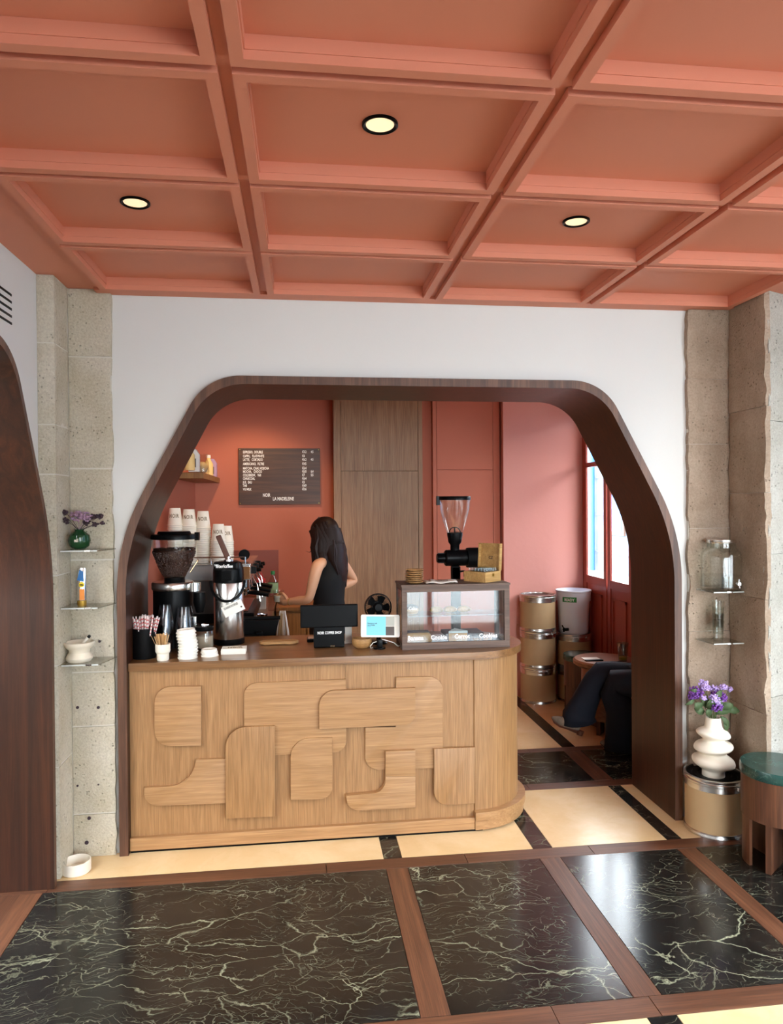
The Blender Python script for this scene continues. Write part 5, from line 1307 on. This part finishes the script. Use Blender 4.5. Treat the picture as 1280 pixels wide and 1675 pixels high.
for s_, sh, el, wr_, hd in ((1, Ls, Le, Lw, Lh), (-1, Rs, Re, Rw, Rw+F*.06)):
    a = add(P(-.005, s_*.075, shz+.005), (.055, .050), ub)
    b1 = add(sh, .048, a); m1 = add(sh.lerp(el, .35), .042, b1); m2 = add(sh.lerp(el, .8), .034, m1); e = add(el, .034, m2)
    f1 = add(el.lerp(wr_, .35), .035, e); f2 = add(el.lerp(wr_, .8), .026, f1); w1 = add(wr_, (.024, .022), f2)
    pm = add(wr_.lerp(hd, .75), (.034, .018), w1)
for s_ in (1, -1):
    h_ = add(P(0, s_*.075, .80), (.088, .085), pel); k1 = add(P(.01, s_*.085, .62), .075, h_); kn_ = add(P(.02, s_*.085, .44), .055, k1); cf = add(P(0, s_*.085, .28), .050, kn_); an = add(P(-.01, s_*.085, .09), .034, cf); ft = add(P(.06, s_*.09, .035), (.038, .032), an); toe = add(P(.15, s_*.095, .028), (.036, .022), ft)
bm_ = skin_mesh('body', pts, eds, pel); bm_.materials.clear(); bm_.materials.append(M['skin'])
for p_ in bm_.polygons: p_.use_smooth = True
body = obj('body', bm_, wo)
# head with face (turned away)
hb = B(); hc = P(.035, 0, 1.455)
hm = Matrix.Translation(hc) @ Matrix.Rotation(math.atan2(F.y, F.x), 4, 'Z') @ Matrix.Rotation(R(14), 4, 'Y')
h2 = B(); h2.ell((0, 0, .01), (.092, .072, .098), 24, 16); h2.ell((.022, 0, -.045), (.060, .050, .062), 20, 12); h2.ell((.094, 0, -.008), (.016, .011, .022), 10, 8)
h2.ell((.078, 0, -.052), (.012, .022, .010), 10, 6, 1)
for s_ in (1, -1): h2.ell((-.002, s_*.072, -.006), (.018, .010, .030), 10, 8); h2.ell((.078, s_*.030, .012), (.010, .014, .008), 10, 6, 2)
h2.mat(hm); h2.build('head', [M['skin'], plain('lips', (180, 96, 90), .5), plain('eyes', (40, 28, 24), .3)], wo, True)
yw_ = math.atan2(F.y, F.x)
# hair: a cap, a long fall down the back and loose locks
hr = B(); hr.ell((-.012, 0, .026), (.104, .084, .096), 24, 14); hr.mat(hm)
fall = [(P(.010, .0, 1.50), .092, .080), (P(-.010, 0, 1.44), .090, .084), (P(-.035, 0, 1.37), .076, .086), (P(-.062, -.004, 1.30), .048, .088), (P(-.085, -.012, 1.22), .030, .080), (P(-.088, -.02, 1.14), .020, .058), (P(-.082, -.028, 1.09), .010, .030)]
fb_ = ring_body([(c_, rx, ry, math.atan2(F.y, F.x)) for c_, rx, ry in fall], 22)
tmp = bpy.data.meshes.new('t'); fb_.b.to_mesh(tmp); fb_.b.free(); hr.b.from_mesh(tmp)
rh = random.Random(4)
for i in range(110):
    a = rh.uniform(-1.15, 1.15)*PI*.55+PI    # around the back of the head
    top_ = hm @ Vector((math.cos(a)*.096, math.sin(a)*.080, .05+rh.uniform(-.03, .03)))
    l_ = math.sin(a)*.085; fdrop = rh.uniform(.9, 1.15); front = abs(math.sin(a)) > .8
    p1 = P(math.cos(a)*.085-.02, l_*1.05, 1.40); p2 = P(-.055-.02*rh.random() + (.06 if front else 0), l_*1.02+rh.uniform(-.01, .01), 1.29); p3 = P(-.085+(.085 if front and l_ > 0 else 0)+rh.uniform(-.012, .012), l_*.75-.012+rh.uniform(-.012, .012), 1.24-.11*fdrop)
    hr.tube([top_, p1, p2, (p2+p3)/2+Vector((rh.uniform(-.006, .006), 0, 0)), p3], [.006, .007, .0065, .005, .0015], 5)
for i in range(60):   # locks falling in front of her left shoulder, covering the side of the face
    a = rh.uniform(.15, 1.25)
    top_ = hm @ Vector((math.cos(a*1.3)*.092, math.sin(a*1.3)*.080, .045)); l_ = .052+.036*a; fx = .088-.05*a
    wv = rh.uniform(-.008, .008)
    hr.tube([top_, P(fx+wv, l_+.018, 1.43), P(fx+.004-wv, l_+.026, 1.37), P(fx-.004+wv, l_+.026, 1.30), P(fx-.008+rh.uniform(-.014, .014), l_+.020, 1.22), P(fx-.012+rh.uniform(-.012, .012), l_+.006, 1.15+rh.uniform(-.03, .03))], [.008, .010, .010, .009, .006, .0012], 5)
for i in range(60):   # loose waves over the shoulder blades
    a = rh.uniform(-1, 1)
    hr.tube([P(-.075, a*.070, 1.42), P(-.080-.01*rh.random(), a*.088-.004, 1.35), P(-.086+.006*math.sin(i), a*.092-.012, 1.28), P(-.094+.008*math.cos(i), a*.080-.02, 1.20), P(-.092, a*.060-.030, 1.11+rh.uniform(-.03, .02))], [.008, .010, .009, .007, .0012], 5)
hr.ell(P(.035, .060, 1.375), (.062, .045, .115), 16, 10, 0, Matrix.Rotation(yw_, 3, 'Z')); hr.ell(P(.02, .070, 1.285), (.060, .036, .085), 16, 10, 0, Matrix.Rotation(yw_, 3, 'Z'))
hr.tube([P(.06, .07, 1.37), P(.10, .09, 1.335), P(.125, .10, 1.345)], [.004, .002, .0006], 4)
hair = hr.build('hair', M['hair'], wo, True)
b = B(); 
for k in range(5): b.ell(hm @ Vector((.03-.008*k, .01*k-.02, .119)), (.006, .006, .008), 6, 5)
b.build('hair_clip', M['steel_dark'], hair, True)
# top: shell lofted over the torso, cut in at the shoulders
yw = math.atan2(F.y, F.x)
tk = ring_body([(P(-.0, 0, .86), .118, .152, yw), (P(0, 0, .93), .104, .135, yw), (P(0, 0, 1.0), .094, .122, yw), (P(0, 0, 1.07), .098, .128, yw), (P(.0, 0, 1.13), .106, .136, yw), (P(-.005, 0, 1.175), .104, .126, yw), (P(-.010, 0, 1.215), .094, .096, yw), (P(-.012, 0, 1.255), .078, .082, yw), (P(-.010, 0, 1.29), .062, .074, yw), (P(-.002, 0, 1.325), .050, .058, yw)], 32)
tk.build('sleeveless_top', M['black_cloth'], wo, True)
tr = ring_body([(P(0, 0, .70), .112, .160, yw), (P(0, 0, .80), .118, .165, yw), (P(0, 0, .90), .108, .150, yw), (P(0, 0, .945), .104, .140, yw)], 28)
for s_ in (1, -1):
    leg = ring_body([(P(.0, s_*.09, .03), .075, .075, yw), (P(.01, s_*.088, .25), .080, .078, yw), (P(.02, s_*.086, .45), .080, .078, yw), (P(.01, s_*.082, .62), .095, .088, yw), (P(0, s_*.078, .76), .108, .088, yw)], 18)
    tmp = bpy.data.meshes.new('t'); leg.b.to_mesh(tmp); leg.b.free(); tr.b.from_mesh(tmp)
tr.build('trousers', M['grey_cloth'], wo, True)
# hands: palm with five fingers, the left one closed round the cup
def hand(parent, wrist, direction, side, up, curl, name='hand', grip=None, sc=1.0):
    d = Vector(direction).normalized(); u_ = Vector(up).normalized(); s_ = d.cross(u_).normalized()*side; u_ = s_.cross(d).normalized()*side
    W_ = Vector(wrist); b = B()
    pm = Matrix((( d.x, s_.x, u_.x), (d.y, s_.y, u_.y), (d.z, s_.z, u_.z)))
    b.ell(W_+d*.045*sc, (.046*sc, .037*sc, .015*sc), 14, 9, 0, pm)
    for k, (off, L) in enumerate(((-.027, .062), (-.010, .072), (.008, .068), (.024, .052))):
        base = W_+d*.075*sc+s_*off*sc; cdir = d; pts_ = [base-d*.015*sc, base]; ang = 0
        for j, fr in enumerate((.45, .32, .23)):
            ang += curl*(1 if j else .7); cdir = d*math.cos(ang)+u_*math.sin(ang); pts_.append(pts_[-1]+cdir*L*fr*sc)
        b.tube(pts_, [.0085*sc, .0085*sc, .0078*sc, .007*sc, .0052*sc], 8)
        b.ell(pts_[-1], (.0052*sc,)*3, 8, 5)
    th = W_+d*.02*sc-s_*.030*sc
    t1 = th-s_*.018*sc+d*.024*sc+u_*.006*sc; t2 = t1+d*.022*sc+u_*.012*sc+s_*.002*sc; t3 = t2+d*.017*sc+u_*.008*sc+s_*.004*sc
    b.tube([W_+d*.012*sc-s_*.012*sc, th, t1, t2, t3], [.012*sc, .012*sc, .0098*sc, .0085*sc, .006*sc], 8); b.ell(t3, (.006*sc,)*3, 8, 5)
    return b.build(name, M['skin'], parent, True)
dl = (Lh-Lw).normalized()
hand(wo, Lw-dl*.0, dl+Vector((-.1, .1, .02)), 1, (.05, .9, .25), .62, sc=1.0)
hand(wo, Rw, F*.9+Vector((0, 0, -.35)), -1, (0, 0, 1), .3)
br = B().lathe([(.025, -.002), (.028, 0), (.025, .002)], (0, 0, 0), 24, close=True); br.mat(Matrix.Translation(Lw-dl*.01) @ dl.to_track_quat('Z', 'Y').to_matrix().to_4x4()); br.build('bracelet', M['gold'], wo, True)
# the glass she holds
gp = atY(455, 975, 1.43)
t = thing('iced_glass', (gp.x, gp.y, gp.z-.045), 'clear cup with iced milk held by the person behind the counter', 'glass')
B().lathe([(0, 0), (.026, 0), (.028, .004), (.040, .085), (.0385, .085), (.0265, .008), (0, .006)], n=30).build('glass_body', M['glassware'], t, True)
B().lathe([(0, .0065), (.026, .008), (.032, .05), (0, .05)], n=26).build('milk', M['milk'], t, True)
for k in range(5): B().box(-.010, .010, -.010, .010, 0, .018, .003).mat(Matrix.Translation((.011*math.cos(k*2), .011*math.sin(k*2), .045+.006*k)) @ Matrix.Rotation(k, 4, 'X')).build('ice_cube', M['glassware'], t)

# ---- seated customer, only the jeans and boot show past the arch ----
cu = thing('person', (2.24, .93, 0), 'seated person in dark blue flared jeans and snakeskin boots, legs crossed, behind the arch', 'person')
O2 = Vector((2.24, .93, 0))
K1 = Vector((1.985, 1.12, .515)); A1 = Vector((1.845, 1.14, .195))      # crossed leg
K2 = Vector((2.03, 1.00, .47)); A2 = Vector((2.12, 1.10, .10))         # standing leg
H1 = Vector((2.27, 1.01, .475)); H2 = Vector((2.25, .84, .49))
pts = []; eds = []
pel = add(Vector((2.29, .93, .52))-O2, (.13, .11)); ws = add(Vector((2.33, .93, .70))-O2, (.12, .09), pel); cs = add(Vector((2.335, .93, .86))-O2, (.14, .10), ws); us = add(Vector((2.33, .93, .97))-O2, (.12, .075), cs)
n1 = add(Vector((2.33, .93, 1.06))-O2, .048, us); n2 = add(Vector((2.32, .93, 1.12))-O2, .046, n1)
for s_, K_, A_, H_2 in ((1, K1, A1, H1), (-1, K2, A2, H2)):
    h_ = add(H_2-O2, .092, pel); k0 = add(H_2.lerp(K_, .5)-O2, .080, h_); k_ = add(K_-O2, .060, k0); c_ = add(K_.lerp(A_, .4)-O2, .055, k_); a_ = add(A_-O2, .036, c_)
for s_ in (1, -1):
    a = add(Vector((2.33, .93+s_*.09, .98))-O2, .06, us); sh = add(Vector((2.335, .93+s_*.17, .96))-O2, .05, a); el = add(Vector((2.335, .93+s_*.20, .72))-O2, .042, sh); fa = add(Vector((2.28, .93+s_*.17, .64))-O2, .034, el); wr_ = add(Vector((2.24, .93+s_*.10, .62))-O2, .026, fa)
bm_ = skin_mesh('body', pts, eds, pel); bm_.materials.clear(); bm_.materials.append(M['grey_cloth'])
for p_ in bm_.polygons: p_.use_smooth = True
obj('body', bm_, cu)
# head
h2 = B(); h2.ell((0, 0, .01), (.092, .074, .105), 22, 14); h2.ell((.022, 0, -.045), (.060, .052, .065), 18, 12); h2.ell((.094, 0, -.008), (.016, .011, .022), 10, 8); h2.ell((.078, 0, -.055), (.012, .022, .010), 10, 6, 1)
for s_ in (1, -1): h2.ell((-.002, s_*.074, -.006), (.018, .010, .030), 10, 8); h2.ell((.078, s_*.030, .012), (.010, .014, .008), 10, 6, 2)
h2.mat(Matrix.Translation((.07, 0, 1.225)) @ Matrix.Rotation(PI, 4, 'Z')); h2.build('head', [M['skin'], plain('lips_2', (180, 96, 90), .5), plain('eyes_2', (40, 28, 24), .3)], cu, True)
hr = B(); hr.ell((.090, 0, 1.25), (.092, .086, .098), 22, 14); hr.ell((.115, 0, 1.17), (.06, .075, .11), 18, 12); hr.build('hair', M['hair'], cu, True)
# jeans: lofted flared legs along the bones
def leg_loft(path, n=22):
    b = B(); rows = []
    for i, (c_, r1, r2) in enumerate(path):
        c_ = Vector(c_)-O2; d = (Vector(path[min(i+1, len(path)-1)][0])-Vector(path[max(i-1, 0)][0])).normalized()
        a = d.cross(Vector((0, 1, 0))).normalized(); e = a.cross(d).normalized()
        rows.append([b.b.verts.new(c_+a*math.cos(2*PI*k/n)*r1*(1+.035*math.sin(k*3+i*1.3))+e*math.sin(2*PI*k/n)*r2) for k in range(n)])
    for A_, C_ in zip(rows, rows[1:]):
        for k in range(n): b.b.faces.new((A_[k], A_[(k+1) % n], C_[(k+1) % n], C_[k]))
    return b, rows
hem1 = Vector((1.835, 1.16, .175))
lb1, r1_ = leg_loft([(H1+Vector((.03, 0, 0)), .10, .10), (H1.lerp(K1, .35), .098, .095), (H1.lerp(K1, .75), .086, .085), (K1+Vector((.02, 0, -.01)), .082, .078), (K1+Vector((-.022, 0, -.055)), .078, .076), (K1.lerp(hem1, .35), .080, .076), (K1.lerp(hem1, .65), .092, .080), (K1.lerp(hem1, .86), .108, .088), (hem1+Vector((.028, 0, -.0)), .118, .090)])
lb2, r2_ = leg_loft([(H2+Vector((.03, 0, 0)), .10, .10), (H2.lerp(K2, .4), .095, .095), (K2+Vector((.02, 0, 0)), .086, .084), (K2+Vector((0, 0, -.06)), .082, .08), (Vector((2.10, 1.02, .28)), .105, .085), (Vector((2.135, 1.07, .12)), .122, .094), (Vector((2.15, 1.09, .015)), .138, .102)])
tmp = bpy.data.meshes.new('t'); lb2.b.to_mesh(tmp); lb2.b.free(); lb1.b.from_mesh(tmp)
lb1.ell(Vector((2.27, .93, .54))-O2, (.135, .165, .12), 20, 12)
jn = lb1.build('jeans', M['jeans'], cu, True); sm_ = jn.modifiers.new('s', 'SOLIDIFY'); sm_.thickness = .004
# boots
def boot(name, ankle, tip, up):
    an = Vector(ankle)-O2; tp = Vector(tip)-O2; d = (tp-an); d.normalize(); u_ = Vector(up).normalized(); L = (tp-an).length
    heel = an-d*.03; b = B()
    b.tube([an+u_*.10+d*.01, an+u_*.04, an+d*.01-u_*.005, an+d*L*.35-u_*.015, an+d*L*.62-u_*.026, an+d*L*.85-u_*.030, tp-u_*.030], [.040, .038, .040, .036, .032, .021, .006], 14)
    o = b.build(name, M['snake'], cu, True)
    B().tube([heel-u_*.028, heel-u_*.060], [.026, .020], 12).tube([an-u_*.038, an+d*L*.35-u_*.052, an+d*L*.62-u_*.058, an+d*L*.85-u_*.052, tp-u_*.034], [.022, .010, .012, .010, .003], 8).build('sole', M['leather'], o, True)
boot('boot', (1.855, 1.17, .150), (1.685, 1.18, .235), (.30, 0, .95))
boot('boot', (2.13, 1.10, .062), (2.0, 1.14, .062), (0, 0, 1))
# small fixings on walls
t = thing('wall_socket', atY(846, 1022, 2.497), 'pair of tiny pale screws low on the pink wall beside the case', 'fixing')
for dx in (0, .03): B().cyl((dx, 0, 0), .0035, -.003, 10, 'y').build('screw', M['gold'], t, True)
for k, (u, v, s_) in enumerate(((127, 1157, .007), (161, 1157, .007), (127, 1285, .005), (161, 1283, .004), (146, 1338, .008), (142, 1378, .009), (127, 1049, .006), (163, 1049, .006))):
    p = atY(u, v, -.002)
    t = thing('drilled_hole', (p.x, -.003, p.z), ['left', 'right', 'left', 'right', 'single', 'lowest single', 'left', 'right'][k]+' dark hole drilled in the left stone, ' + ['below the shelves', 'below the shelves', 'mid height', 'mid height', 'near the floor', 'closest to the floor', 'above the mortar', 'above the mortar'][k], 'hole')
    B().cyl((0, 0, 0), s_, -.003, 14, 'y').build('plug', M['leaf_dark'], t, True)
bpy.context.view_layer.update()
